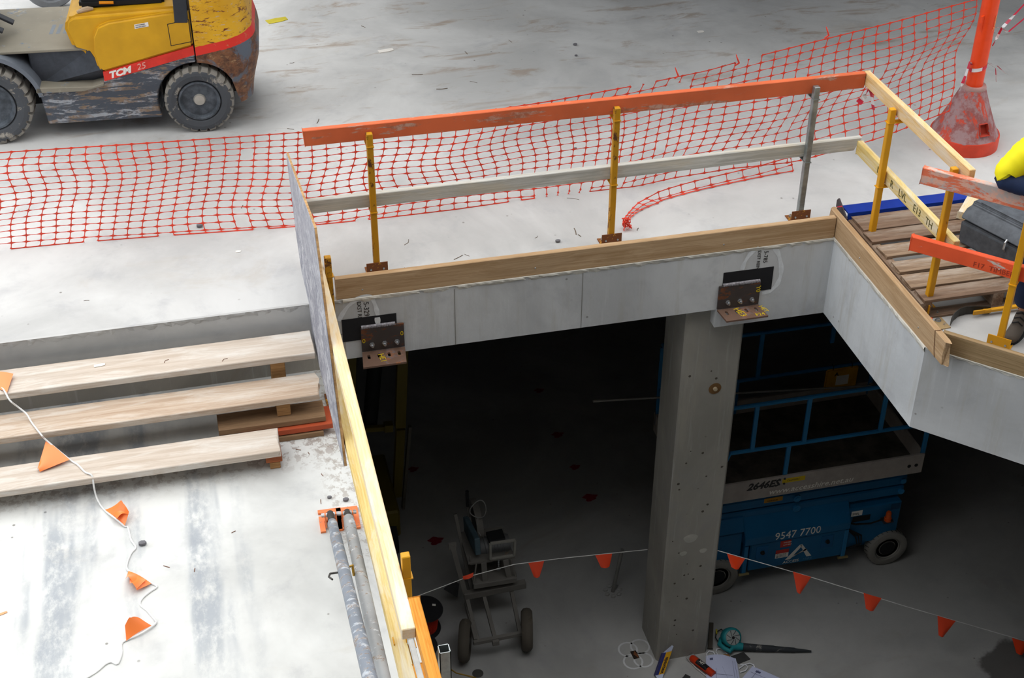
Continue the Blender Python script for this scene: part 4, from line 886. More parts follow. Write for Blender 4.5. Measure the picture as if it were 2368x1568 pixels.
# ------------------------------------------------------------------ landing: props, bunting
ORG = painted('orange_prop_shoe', '#f28a55', '#b98a70', .55, 12, .6, (1, 1, 1), '#8d7668')
PB = painted('blue_worn_prop', '#7f868f', '#84766a', .85, 6, .5, (2.5, 2.5, .8), '#aeb4ba'); PG = painted('galvanised_worn_prop', '#a9abab', '#8f7c68', .75, 6, .5, (2.5, 2.5, .8), '#cfd2d4', metal=.2)
DKS = plain('dark_thread_steel', '#4f4d4a', .6, .4)
def prop(name, lab, bpx, epx, et, mt, scheme):
    b = at(*bpx, 'z', ZL + .075); d = M3 @ V(((epx[0] - 1184) / CF, -(epx[1] - 784) / CF, -1)); e = CAM + d * et
    ax = (e - b).normalized(); e = b + ax * 3.1; t = thing(name, lab, 'prop', (b.x, b.y, ZL)); sd_ = ax.cross(V((0, 0, 1))).normalized(); dh = V((ax.x, ax.y, 0)).normalized()
    def q(a, c, z): return V((b.x, b.y, ZL)) + sd_ * a + dh * c + V((0, 0, z))
    MB().prism([q(-0.0704, .075, 0), q(-0.0704, -.125, 0), q(0.0704, -.125, 0), q(0.0704, -.095, 0), q(-0.0064, -.095, 0), q(-0.0192, -.08, 0), q(-0.0064, -.065, 0), q(0.0704, -.065, 0), q(0.0704, .075, 0), q(0.0384, .075, 0), q(0.0384, -.02, 0), q(-0.0384, -.02, 0), q(-0.0384, .075, 0)], (0, 0, .014)).build('base_shoe', ORG, t)
    for s_ in (-.032, .032): MB().prism([q(s_ - .004, -.045, .014), q(s_ - .004, .05, .014), q(s_ - .004, .03, .10), q(s_ - .004, -.02, .10)], sd_ * .008).build('shoe_cheek', ORG, t)
    MB().lathe([(.014, -.055), (.014, .055)], 10, b, sd_).build('pivot_bolt', STEEL, t)
    for (s0, s1, r_, mm, nm) in scheme: MB().tube([b + ax * s0, b + ax * s1], r_, 20).build(nm, mm, t, smooth=True)
    return t, b, ax, sd_
t, b, ax, sd_ = prop('tilt_prop', 'blue painted tilt prop with a threaded end, left of the pair on the landing', (764, 1190), (846, 1530), 6.45, PB, [(-.02, .09, .022, DKS, 'end_lug'), (.09, .18, .021, DKS, 'threaded_rod'), (.17, .20, .026, PB, 'collar'), (.20, .46, .029, PB, 'inner_tube'), (.46, 3.1, .034, PB, 'outer_tube')])
for k in range(14): MB().lathe([(.0215, -.002), (.0235, 0), (.0215, .002)], 12, b + ax * (.095 + .006 * k), ax).build('thread', DKS, t)
c = b + ax * 1.05; MB().tube([c - sd_ * .035, c - sd_ * .05 + V((0, 0, .01)), c - sd_ * .052 + V((0, -.02, -.05))], .008, 6).build('locking_pin', plain('brass_lock', '#b58f3c', .4, .6), t)
c = b + ax * 1.12; MB().tube([c + sd_ * .034, c + sd_ * .075 + V((0, 0, .0)), c + sd_ * .085 + ax * .05, c + sd_ * .07 + ax * .10], .006, 6).build('spring_clip', DKS, t)
t, b, ax, sd_ = prop('tilt_prop', 'grey galvanised tilt prop with rust stains, right of the pair beside the rails', (803, 1186), (878, 1530), 6.75, PG, [(-.02, .12, .020, DKS, 'end_lug'), (.11, .2, .032, PG, 'collar'), (.2, 3.1, .0345, PG, 'outer_tube')])
CORD = plain('white_cord', '#eeeeec', .8)
FLAG = NB('orange_flag_plastic'); FLAG = FLAG.out(hx('#fb4a1e'), .28, 0, None, Subsurface_Weight=0.0, spec=.5)
FLAGL = NB('pale_flag_plastic'); FLAGL = FLAGL.out(hx('#ff8640'), .3, 0, None, spec=.5)
spx = [(-60, 872, -.13), (0, 893, -.13), (22, 925, -.132), (40, 940, -.2), (61, 957, -.24), (74, 978, -.265), (95, 1005, -.265), (107, 1018, -.31), (160, 1062, -.385), (180, 1075, -.392), (197, 1092, -.394), (213, 1100, -.396), (217, 1125, -.45), (224, 1152, -.52), (240, 1178, ZL + .006), (268, 1200, ZL + .03), (288, 1217, ZL + .008), (296, 1220, ZL + .005), (303, 1248, ZL + .005), (314, 1266, ZL + .005), (303, 1280, ZL + .005), (293, 1308, ZL + .005), (300, 1322, ZL + .012), (330, 1337, ZL + .02), (350, 1349, ZL + .006), (363, 1357, ZL + .005), (345, 1370, ZL + .005), (328, 1385, ZL + .005), (324, 1398, ZL + .005), (340, 1412, ZL + .005), (357, 1432, ZL + .005), (361, 1440, ZL + .005), (350, 1450, ZL + .012), (320, 1468, ZL + .012), (291, 1481, ZL + .006), (281, 1490, ZL + .005), (281, 1512, ZL + .005), (272, 1535, ZL + .005), (258, 1531, ZL + .005), (244, 1536, ZL + .005), (225, 1552, ZL + .005), (200, 1568, ZL + .005), (150, 1600, ZL + .005)]
bu = thing('flag_bunting', 'white cord with orange flags draped slackly over the step planks and landing', 'bunting', (-.7, 6.6, ZL))
P = [at(u, v, 'z', z) for u, v, z in spx]; Q = []
for i in range(len(P) - 1):
    a, b_, c_, d_ = P[max(i - 1, 0)], P[i], P[i + 1], P[min(i + 2, len(P) - 1)]
    for k in range(4):
        t_ = k / 4; Q.append(.5 * ((2 * b_) + (c_ - a) * t_ + (2 * a - 5 * b_ + 4 * c_ - d_) * t_ ** 2 + (3 * b_ - a - 3 * c_ + d_) * t_ ** 3))
Q.append(P[-1]); MB().tube(Q, .0055, 6).build('cord', CORD, bu, smooth=True)
def flag(cs, bulge, parent, mt, curl=0, up=V((0, 0, 1)), nm='flag'):
    a, b_, c_, d_ = [V(p) for p in cs]; rows = []; n_ = 8
    for i in range(n_ + 1):
        v = i / n_; l, r_ = a.lerp(d_, v), b_.lerp(c_, v); rows.append([l.lerp(r_, u / n_) + up * (bulge * math.sin(math.pi * u / n_) * (.3 + v) + curl * v * v * (1 if u < n_ / 2 else .4)) for u in range(n_ + 1)])
    return MB().grid(rows).build(nm, mt, parent, smooth=True, thick=.0012)
zz = lambda L, z: [at(u, v, 'z', z + dz) for u, v, dz in L]
flag(zz([(0, 900, .004), (16, 908, .004), (31, 864, .02), (-30, 862, .02)], -.135), .01, bu, FLAGL)
flag(zz([(107, 1017, 0), (161, 1063, -.06), (92, 1091, -.075), (87, 1085, -.075)], -.315), .012, bu, FLAGL)
flag(zz([(243, 1179, .01), (288, 1217, .01), (299, 1187, .05), (277, 1170, .055)], ZL), .03, bu, FLAGL, .03)
flag(zz([(297, 1320, .015), (350, 1349, .015), (317, 1366, .02), (291, 1341, .02)], ZL), .04, bu, FLAGL, .01)
flag(zz([(292, 1482, .01), (351, 1447, .01), (323, 1431, .06), (290, 1453, .05)], ZL), .03, bu, FLAGL, .02)
for q in ([(262, 1187, .02), (283, 1180, .06), (298, 1190, .04), (270, 1200, .03)], [(300, 1330, .02), (338, 1340, .03), (316, 1362, .03), (300, 1350, .03)]): flag(zz(q, ZL + .01), .02, bu, FLAGL, nm='folded_flap')
# bunting in the basement, tied to both sides of the column
def bunting(lab, pts, flags, name='flag_bunting'):
    t = thing(name, lab, 'bunting', pts[0]); f = []
    for i in range(len(pts) - 1):
        for k in range(6): f.append(V(pts[i]).lerp(V(pts[i + 1]), k / 6))
    f.append(V(pts[-1])); MB().tube(f, .0035, 6).build('cord', CORD, t)
    return t
A0, A1 = at(1497, 1271, 'y', 8.84), at(930, 1392, 'y', 8.75)
md = at(1190, 1305, 'y', 8.84); md2 = at(1085, 1333, 'y', 8.8)
tb_ = bunting('orange flag bunting strung from the column across the saw cart', [A0, at(1300, 1291, 'y', 8.84), md, md2, A1], None)
def hang(px, py, Y, wpx, hh, par, tilt=0, slope=-.1, nar=.36, dy=0):
    s_ = slope; a = at(px - wpx / 2, py - s_ * wpx / 2, 'y', Y); b_ = at(px + wpx / 2, py + s_ * wpx / 2, 'y', Y + dy); c = (a + b_) / 2 + V((tilt, -.03, -hh)); h_ = (b_ - a) * nar / 2
    flag([a, b_, c + h_, c - h_], .012, par, FLAG, 0, V((0, -1, 0)))
hang(1240, 1299, 8.84, 37, .15, tb_, 0, -.11); hang(1396, 1281, 8.84, 40, .13, tb_, .01, -.09, .5)
q = [at(u, v, 'y', 8.79) for u, v in ((1070, 1333), (1095, 1324), (1094, 1333), (1071, 1340))]; flag(q, .01, tb_, FLAG, 0, V((0, -1, 0))); q = [at(u, v, 'y', 8.75) for u, v in ((945, 1387), (970, 1380), (968, 1388), (946, 1396))]; flag(q, .01, tb_, FLAG, 0, V((0, -1, 0)))
B0, B1 = at(1655, 1272, 'y', 8.43), at(2400, 1491, 'y', 7.7)
Yl = lambda px: 8.43 - .73 * (px - 1655) / 745
tb2 = bunting('orange flag bunting running right from the column over the wet floor', [B0, at(1860, 1330, 'y', Yl(1860)), at(2100, 1404, 'y', Yl(2100)), B1], None)
for px, py, h_, nr, ti in ((1702, 1286, .11, .4, -.01), (1855, 1328, .185, .22, -.02), (2018, 1377, .14, .42, -.02), (2189, 1430, .18, .28, -.035), (2361, 1481, .14, .35, 0)): hang(px, py, Yl(px), 42, h_, tb2, ti, .29, nr, -.04)
# ------------------------------------------------------------------ right side: pallet, toolbox, channel, worker
W_PAL = wood('pallet_board', '#8f7763', '#665041', worn='#b0a495', wamt=.5, knots=.4)
W_PAL2 = wood('pallet_board_light', '#a18a72', '#735c49', worn='#bdb3a6', wamt=.6, knots=.4)
pal = thing('pallet', 'weathered brown timber pallet lying on the slab behind the right kickboard', 'pallet', (5.1, 7.75, 0))
for i, (y0, y1, x0) in enumerate(((8.145, 8.35, 4.60), (7.975, 8.125, 4.59), (7.77, 7.925, 4.60), (7.56, 7.70, 4.595), (7.36, 7.525, 4.585), (7.19, 7.335, 4.595))):
    timber('deck_board', (x0, (y0 + y1) / 2, .128), (5.75, (y0 + y1) / 2 + random.uniform(-.012, .012), .128), y1 - y0, .022, W_PAL if i in (0, 1, 5) else W_PAL2, parent=pal, jag=.008, bevel=.002)
for x in (4.615, 5.15, 5.69): timber('bearer', (x, 7.19, .066), (x, 8.35, .066), .075, .098, W_PAL, parent=pal, bevel=.003)
for y in (7.22, 7.77, 8.3): timber('base_board', (4.58, y, .0085), (5.75, y, .0085), .10, .017, W_PAL, parent=pal, bevel=.002)
bc = thing('steel_channel', 'blue painted steel channel lying behind the pallet with a dark end plate', 'steel channel', (5.1, 8.46, 0))
BL = plain('deep_blue_paint', '#1f3f9e', .3, 0, .1, 5)
MB().prism([(4.60, y, z) for y, z in ((8.40, 0), (8.52, 0), (8.52, .012), (8.415, .012), (8.415, .125), (8.52, .125), (8.52, .137), (8.40, .137))], (1.02, 0, 0)).build('channel', BL, bc)
MB().prism([(4.578, 8.385, 0), (4.578, 8.57, 0), (4.578, 8.57, .16), (4.578, 8.55, .185), (4.578, 8.385, .10)], (.014, 0, 0)).build('end_plate', plain('dark_steel_plate', '#4a4244', .5, .4), bc, bevel=.002)
timber('timber_offcut', at(2228, 500, 'z', .17), at(2250, 462, 'z', .17), .09, .05, W_LVL, label='pale timber offcut sticking out behind the black toolbox', cat='timber board')
# toolbox
o = at(2212, 560, 'z', .14); d = (at(2328, 622, 'z', .14) - o).normalized(); wv = V((-d.y, d.x, 0))
tbx = thing('toolbox', 'big black plastic toolbox with steel latches sitting on the pallet', 'toolbox', o + d * .35 + wv * .2)
BP = plain('black_moulded_plastic', '#565b62', .6, 0, .18, 14); Lb = .74; z0 = .1405
prof = [(0, 0), (-.012, .19), (-.012, .20), (.05, .265), (.10, .275), (.11, .30), (.30, .30), (.31, .275), (.36, .265), (.41, .20), (.41, .19), (.40, 0)]
def tp(a, h_, s_): return o + d * s_ + wv * a + V((0, 0, z0 - .14 + h_))
MB().prism([tp(a, h_, 0) for a, h_ in ((0, 0), (-.012, .185), (.412, .185), (.40, 0))], d * Lb).build('body', BP, tbx, bevel=.02, seg=3, smooth=True)
MB().prism([tp(a, h_, -.008) for a, h_ in prof[2:-2]], d * (Lb + .016)).build('lid', BP, tbx, bevel=.010, seg=2, smooth=True)
MB().prism([tp(a, h_, .05) for a, h_ in ((.12, .301), (.135, .301), (.135, .306), (.12, .306))], d * (Lb - .1)).build('lid_rib', BP, tbx)
for s_ in (.40, .62):
    m = MB(); m.tube([tp(-.014, .13, s_), tp(-.03, .15, s_), tp(-.026, .20, s_), tp(-.008, .215, s_)], .008, 6); m.build('latch', STEEL, tbx)
MB().box((0, 0, 0), (.02, .05, .03)).build('handle', BP, tbx, local=True) if False else MB().tube([tp(.15, .17, -.005), tp(.15, .16, -.035), tp(.27, .16, -.035), tp(.27, .17, -.005)], .012, 8).build('handle', BP, tbx, smooth=True)
# curved bar, plate, marker
c0, c1 = at(2203, 748, 'z', .012), at(2288, 722, 'z', .03)
cb = thing('digging_bar', 'yellow steel bar ending in a curved black blade on the slab below the pallet', 'bar', c0)
cp_ = [at(u, v, 'z', .035) for u, v in ((2199, 745), (2206, 733), (2218, 723), (2234, 718), (2252, 717), (2272, 717), (2290, 717))]
m = MB(); rows = [[p + V((0, 0, -.031)), p + V((0, .006, -.031)), p + V((0, .006, .031)), p + V((0, 0, .031))] for p in cp_]; m.grid(rows, 0, True); m.f += [(0, 1, 2, 3), tuple(24 + k for k in range(4))]; m.m += [0, 0]
m.build('blade', painted('worn_black_yellow', '#3a3833', '#b8981c', .42, 5, .5, (1, 1, 1), '#c9a51c'), cb)
q = cp_[-1]; MB().box((q.x - .13, q.y - .014, .020), (q.x + .0, q.y - .001, .052)).build('socket', MET_Y2, cb, bevel=.002); MB().box((q.x - .05, q.y - .016, .026), (q.x + .7, q.y + .012, .046)).build('shank', MET_Y2, cb, bevel=.002)
pc = [at(u, v, 'z', .006) for u, v in ((2143, 752), (2176, 733), (2199, 757), (2166, 763))]
fp = thing('steel_plate', 'small brown steel plate with a bolt lying at the kickboard corner', 'steel plate', pc[0]); MB().prism([p - V((0, 0, .0055)) for p in pc], (0, 0, .006)).build('plate', painted('tan_plate', '#a98f66', '#8a7f74', .5, 12, .7), fp)
MB().lathe([(.022, 0), (.022, .003), (.013, .0031), (.013, .014), (.0001, .015)], 12, at(2169, 741, 'z', .0065)).build('bolt', STEEL, fp)
p = at(2153, 766, 'z', 0); mk = thing('marker_pen', 'white marker pen with an orange cap propped behind the kickboard', 'marker pen', p); tt = V((-.01, .02, .09)); MB().lathe([(.012, 0), (.012, .065), (.009, .07)], 14, p, tt).build('barrel', plain('white_barrel', '#d8dadc', .4), mk, smooth=True); MB().lathe([(.0125, .066), (.012, .095), (.0001, .097)], 14, p, tt).build('cap', plain('orange_cap', '#ff5a26', .4), mk, smooth=True)
# worker at the right edge
SK = plain('skin', '#b98466', .6); HV = plain('hi_vis_yellow', '#f2e312', .65, 0, .06, 3); NV = plain('navy_cloth', '#1d2b4a', .8, 0, .15, 9); BT = painted('dusty_boot_leather', '#5a524a', '#8a8078', .5, 6, .7); LC = plain('black_laces', '#17181a', .7)
def Pn(t, n, z): return V((XR, 6.872, z)) + dn * n + dt * t
wk = thing('person', 'person in a yellow hi-vis shirt and navy trousers leaning on the splayed rail', 'person', Pn(.56, .47, 0))
def skin(name, mat, joints, edges, parent, root=None, lvl=2, **kw):
    nm = list(joints); me = bpy.data.meshes.new(name); inv = WM[wk.name].inverted()
    me.from_pydata([tuple(inv @ joints[k][0]) for k in nm], [(nm.index(a), nm.index(b)) for a, b in edges], [])
    o = bpy.data.objects.new(name, me); COL.objects.link(o); o.modifiers.new('s', 'SKIN').use_smooth_shade = True
    for i, k in enumerate(nm):
        r_ = joints[k][1]; me.skin_vertices[0].data[i].radius = r_ if isinstance(r_, tuple) else (r_, r_); me.skin_vertices[0].data[i].use_root = (k == (root or nm[0]))
    s_ = o.modifiers.new('u', 'SUBSURF'); s_.levels = s_.render_levels = lvl
    bpy.context.view_layer.update(); m2 = bpy.data.meshes.new_from_object(o.evaluated_get(bpy.context.evaluated_depsgraph_get())); bpy.data.objects.remove(o)
    m2.name = name; m2.materials.clear(); m2.materials.append(mat); m2.polygons.foreach_set('use_smooth', [True] * len(m2.polygons)); m2.polygons.foreach_set('material_index', [0] * len(m2.polygons))
    o = bpy.data.objects.new(name, m2); COL.objects.link(o); o.parent = parent; WM[o.name] = WM[wk.name].copy(); return o
J = dict(pel=(Pn(.55, .60, .93), .11), wai=(Pn(.55, .55, 1.10), .11), che=(Pn(.55, .45, 1.32), .125), nek=(Pn(.55, .375, 1.48), .05), hd0=(Pn(.55, .34, 1.56), .07), hd1=(Pn(.55, .315, 1.66), .085), hd2=(Pn(.55, .31, 1.74), .06))
E_ = [('pel', 'wai'), ('wai', 'che'), ('che', 'nek'), ('nek', 'hd0'), ('hd0', 'hd1'), ('hd1', 'hd2')]
for s_, tf, nf, te in ((-1, .47, .50, .21), (1, .70, .44, .98)):
    k = 'L' if s_ < 0 else 'R'
    J.update({k + 'hp': (Pn(.55 + s_ * .09, .60, .88), .085), k + 'kn': (Pn((.55 + s_ * .09 + tf) / 2 - .02, .50, .48), .055), k + 'an': (Pn(tf, nf + .03, .09), .038), k + 'toe': (Pn(tf - .01, nf - .13, .04), .03),
              k + 'sh': (Pn(.55 + s_ * .19, .42, 1.40), .058), k + 'el': (Pn(te, .285, 1.175), .042), k + 'wr': (Pn(te + (-s_) * .24, .255, 1.155), .028), k + 'ha': (Pn(te + (-s_) * .31, .235, 1.15), .03)})
    E_ += [('pel', k + 'hp'), (k + 'hp', k + 'kn'), (k + 'kn', k + 'an'), (k + 'an', k + 'toe'), ('che', k + 'sh'), (k + 'sh', k + 'el'), (k + 'el', k + 'wr'), (k + 'wr', k + 'ha')]
    hp_ = te + (-s_) * .31
    for fi, (dz_, ln) in enumerate(((.024, .075), (.008, .085), (-.008, .08), (-.022, .065))):
        J.update({f'{k}f{fi}a': (Pn(hp_ - s_ * .035, .235 - .004 * fi, 1.15 + dz_ * .9), .0095), f'{k}f{fi}b': (Pn(hp_ - s_ * (.035 + ln * .55), .225 - .006 * fi, 1.15 + dz_), .0085), f'{k}f{fi}c': (Pn(hp_ - s_ * (.03 + ln), .222, 1.135 + dz_), .0075)})
        E_ += [(k + 'ha', f'{k}f{fi}a'), (f'{k}f{fi}a', f'{k}f{fi}b'), (f'{k}f{fi}b', f'{k}f{fi}c')]
    J.update({k + 'ta': (Pn(hp_ + s_ * .01, .205, 1.17), .011), k + 'tb': (Pn(hp_ - s_ * .03, .185, 1.178), .009)}); E_ += [(k + 'ha', k + 'ta'), (k + 'ta', k + 'tb')]
skin('body', SK, J, E_, wk, 'pel')
G = lambda k, p: J[k][0]
JS = dict(pel=(Pn(.55, .595, .95), (.19, .15)), wai=(Pn(.55, .55, 1.10), (.19, .14)), che=(Pn(.55, .455, 1.31), (.19, .15)), col=(Pn(.55, .395, 1.445), .085)); ES = [('pel', 'wai'), ('wai', 'che'), ('che', 'col')]
for k, s_ in (('L', -1), ('R', 1)):
    sh, el = G(k + 'sh', 0), G(k + 'el', 0); JS.update({k + 's': (sh, .10)}); ES += [('che', k + 's')]
skin('shirt', HV, JS, ES, wk, 'che')
def cloth(nm, mat, pts, rs, seed, fold=.028, n=20):
    """sleeve with folds, a tapered tube along the arm"""
    P = [V(p) for p in pts]; r2 = random.Random(seed); f, rr_ = [], []
    for q in range(len(P) - 1):
        for m_ in range(7):
            t_ = m_ / 7; f.append(P[q].lerp(P[q + 1], t_)); rr_.append((rs[q] * (1 - t_) + rs[q + 1] * t_) * (1 + fold * math.sin(m_ * 2.4 + q)))
    f.append(P[-1]); rr_.append(rs[-1])
    for _ in range(2): f = [f[0]] + [(f[q - 1] + f[q] * 2 + f[q + 1]) / 4 for q in range(1, len(f) - 1)] + [f[-1]]
    o = MB().tube(f, rr_, n)
    for q, v in enumerate(o.v): c = f[min(q // n, len(f) - 1)]; o.v[q] = c + (v - c) * (1 + fold * math.sin(q % n * 1.3 + q // n * .9) * .6)
    return o.build(nm, mat, wk, smooth=True)
for k in 'LR':
    el, wr, up_ = G(k + 'el', 0), G(k + 'wr', 0), G(k + 'sh', 0)
    cloth('sleeve_upper', HV, [up_.lerp(G('che', 0), .25) + V((0, 0, .03)), up_.lerp(el, .15) + V((0, 0, .015)), up_.lerp(el, .55) + V((0, 0, .035)), el + V((0, 0, .035)), el.lerp(wr, .10) + V((0, 0, .02))], [.075, .10, .095, .082, .05], 2)
    cloth('sleeve_cuff', NV, [el.lerp(up_, .12) + V((0, 0, -.005)), el + V((0, 0, -.004)), el.lerp(wr, .5), wr], [.05, .072, .064, .046], 5)
JT = dict(w=(Pn(.55, .585, 1.0), (.18, .135)), pel=(Pn(.55, .60, .90), (.18, .15))); ET = [('w', 'pel')]
for k in 'LR':
    hp, kn, an = G(k + 'hp', 0), G(k + 'kn', 0), G(k + 'an', 0)
    JT.update({k + 'h': (hp - V((0, 0, .06)), .115), k + 'k': (kn, .09), k + 'c': (kn.lerp(an, .55), .083), k + 'a': (an + V((0, 0, .09)), .075)}); ET += [('pel', k + 'h'), (k + 'h', k + 'k'), (k + 'k', k + 'c'), (k + 'c', k + 'a')]
skin('trousers', NV, JT, ET, wk, 'pel')
for k in 'LR':
    an, to = G(k + 'an', 0), G(k + 'toe', 0); hl = an + (an - to).normalized() * .05; hl.z = .045
    dd = (to - an).xy.to_3d().normalized(); ss = V((-dd.y, dd.x, 0)); a0 = an.xy.to_3d(); rows = []
    for (u, w0, h0, h1) in ((-.085, .02, .02, .07), (-.075, .038, .018, .16), (-.03, .046, .018, .20), (.03, .048, .018, .185), (.08, .046, .018, .125), (.13, .050, .018, .092), (.18, .050, .018, .082), (.215, .038, .018, .066), (.23, .012, .022, .045)):
        rows.append([a0 + dd * u + ss * (w0 * math.cos(t_)) + V((0, 0, (h0 + h1) / 2 + (h1 - h0) / 2 * math.sin(t_))) for t_ in [R(x) for x in range(0, 360, 24)]])
    bm_ = MB(); bm_.grid(rows, 0, True); n_ = len(rows[0]); bm_.f += [tuple(range(n_)), tuple((len(rows) - 1) * n_ + q for q in range(n_))]; bm_.m += [0, 0]; b_ = bm_.build('boot', BT, wk, smooth=True)
    sl_ = MB(); dd = (to - an).xy.to_3d().normalized(); ss = V((-dd.y, dd.x, 0)); ol = []
    for a in range(20):
        a_ = 2 * math.pi * a / 20; ol.append(a0 + dd * (.072 + .16 * math.cos(a_)) + ss * .053 * math.sin(a_) + V((0, 0, .001)))
    sl_.prism(ol, (0, 0, .022)).build('sole', BLACK, b_)
    for j in range(4):
        c = a0 + dd * (.03 + .028 * j) + V((0, 0, .19 - .022 * j)); MB().tube([c - ss * .035 + V((0, 0, -.02)), c, c + ss * .035 + V((0, 0, -.02))], .005, 5).build('lace', LC, b_)
hc = G('hd1', 0) + V((0, 0, .02)); f_ = -dn
h_ = MB().ball(hc + V((0, 0, .035)), (.118, .118, .10), 20); h_.v = [V((p.x, p.y, max(p.z, hc.z + .03))) for p in h_.v]; h_ = h_.build('hard_hat', plain('white_hat', '#e8e8e4', .35), wk, smooth=True)
MB().prism([hc + V((0, 0, .03)) + f_ * (.06 + .09 * math.cos(a)) + dt * .10 * math.sin(a) for a in [R(t_) for t_ in range(-90, 91, 15)]], (0, 0, .006)).build('peak', bpy.data.materials['white_hat'], h_)
MB().ball(hc + dn * .03 - V((0, 0, .015)), (.086, .086, .075), 14).build('hair', plain('dark_hair', '#3a2a20', .8), wk, smooth=True)
for s_ in (-1, 1):
    MB().ball(hc + f_ * .083 + dt * .032 * s_ - V((0, 0, .005)), .011, 10).build('eye', plain('eye_white', '#e9e6e0', .3) if s_ < 0 else bpy.data.materials['eye_white'], wk, smooth=True); MB().ball(hc + f_ * .092 + dt * .032 * s_ - V((0, 0, .006)), .005, 8).build('pupil', LC, wk)
    MB().ball(hc + dt * .088 * s_ - V((0, 0, .015)), (.012, .018, .03), 10).build('ear', SK, wk, smooth=True)
MB().prism([hc + f_ * .085 - V((0, 0, .0)) , hc + f_ * .078 + dt * .016 - V((0, 0, .045)), hc + f_ * .108 - V((0, 0, .045)), hc + f_ * .078 - dt * .016 - V((0, 0, .045))][:3], -dt * .016).build('nose', SK, wk, bevel=.003)
MB().ball(hc + f_ * .074 - V((0, 0, .075)), (.026, .012, .007), 10).build('mouth', plain('lips', '#8f5648', .6), wk, smooth=True)
# ------------------------------------------------------------------ basement: saw cart, reels, blower, papers
CRT = painted('dusty_cart_steel', '#77746f', '#8f7a66', .35, 9, .7, (1, 1, 1), '#5c5a58', metal=.1)
GUNB = plain('blue_guard', '#4a5f69', .6, 0, .2)
sw = thing('saw_cart', 'dusty wheeled bench saw cart with a motor on top in the basement', 'saw cart', (2.05, 9.1, ZF))
def sp_(px, py, Y): return at(px, py, 'y', Y)
def sbar(nm, a, b, w_, h_, mt=CRT, up=(0, 0, 1)): return MB().bar(a, b, w_, h_, up).build(nm, mt, sw, bevel=.002)
for px, py, yy, tilt in ((1075, 1486, 8.86, .30), (1218, 1462, 8.86, .22)):
    c = sp_(px, py, yy); r_ = .195; c.z = ZF + r_ + .002; ax = V((1, -tilt, 0)).normalized()
    wo = MB().lathe([(.09, -.03), (.12, -.045), (.165, -.05), (.19, -.03), (.195, 0), (.19, .03), (.165, .05), (.12, .045), (.09, .03)], 32, c, ax).build('wheel', painted('dusty_wheel_rubber', '#565048', '#6f6658', .5, 6, .85), sw, smooth=True)
    MB().lathe([(.0001, -.05), (.03, -.05), (.035, -.02), (.10, -.028), (.10, .028), (.035, .02), (.03, .05), (.0001, .05)], 20, c, ax).build('hub', plain('dark_hub', '#3f3d3b', .6), wo, smooth=True)
zl = ZF + .22
fr = [at(u, v, 'z', zl) for u, v in ((1105, 1485), (1145, 1478), (1203, 1465))]; bk = [at(u, v, 'z', zl + .10) for u, v in ((1080, 1385), (1118, 1375), (1182, 1362))]
for a, b in zip(fr, bk): sbar('frame_bar', a, b, .035, .035)
sbar('axle_bar', fr[0] + V((-.04, 0, .0)), fr[2] + V((.04, 0, 0)), .035, .04); sbar('tow_socket', fr[1] + V((-.03, -.02, -.02)), fr[1] + V((.03, -.02, -.02)), .04, .05)
a, b = at(1073, 1377, 'y', 9.25), at(1215, 1350, 'y', 9.25); sbar('cross_member', a, b, .06, .065)
zc = (a.z + b.z) / 2
pa, pb = at(1096, 1363, 'y', 9.2), at(1195, 1347, 'y', 9.2); pd_ = V((0, .42, 0))
MB().hexa([pa, pb, pb + pd_, pa + pd_] + [p + V((0, 0, .055)) for p in (pa, pb, pb + pd_, pa + pd_)]).build('base_tray', CRT, sw, bevel=.003)
ta, tb3 = at(1096, 1304, 'y', 9.24), at(1186, 1292, 'y', 9.24)
for (u, w1) in ((.12, .05), (.68, .05)):
    sbar('pedestal_leg', pa.lerp(pb, u + .16) + V((0, .03, .05)), ta.lerp(tb3, u + .13), w1, .012, up=(0, 1, 0)); sbar('pedestal_leg', pa.lerp(pb, u + .16) + V((0, .39, .05)), ta.lerp(tb3, u + .13) + V((0, .30, 0)), w1, .012, up=(0, 1, 0))
for u, v in ((.0, .06), (1.0, .95)): sbar('corner_stay', pa.lerp(pb, u) + V((0, .02, .05)), ta.lerp(tb3, v), .014, .014)
td = V((0, .42, 0)); MB().hexa([ta + V((-.05, 0, 0)), tb3 + V((.02, 0, 0)), tb3 + td, ta + td + V((-.05, 0, 0))] + [p + V((0, 0, .018)) for p in (ta + V((-.05, 0, 0)), tb3 + V((.02, 0, 0)), tb3 + td, ta + td + V((-.05, 0, 0)))]).build('saw_table', CRT, sw)
a = at(1088, 1305, 'y', 9.26); sbar('rail_stop', a, at(1138, 1297, 'y', 9.26), .012, .02); sbar('rail_stop', a, a + V((0, 0, .10)), .012, .02, up=(0, 1, 0))
# motor with its guard frame, drive cover, blade guard, lever
mc = at(1140, 1262, 'y', 9.42)
MB().lathe([(.05, -.14), (.085, -.135), (.09, -.12), (.09, .12), (.08, .15), (.03, .155)], 24, mc, (1, 0, .06)).build('motor', plain('motor_grey', '#6a6b6c', .6, .2, .2), sw, smooth=True)
for k in range(7): MB().lathe([(.0915, -.004), (.095, 0), (.0915, .004)], 24, mc + V((-.08 + .028 * k, 0, 0)), (1, 0, .06)).build('cooling_fin', bpy.data.materials['motor_grey'], sw)
MB().hexa([mc + V(p) for p in ((-.05, -.07, .085), (.10, -.07, .095), (.10, .07, .095), (-.05, .07, .085), (-.05, -.07, .12), (.10, -.07, .13), (.10, .07, .13), (-.05, .07, .12))]).build('terminal_box', BLACK, sw, bevel=.006)
q = [at(u, v, 'y', 9.24) for u, v in ((1134, 1293), (1189, 1284), (1191, 1249), (1134, 1257))]
for i in range(4): sbar('guard_frame', q[i], q[(i + 1) % 4], .022, .022, plain('pale_frame', '#8f8d86', .6) if i == 0 else bpy.data.materials['pale_frame'], up=(0, 1, 0))
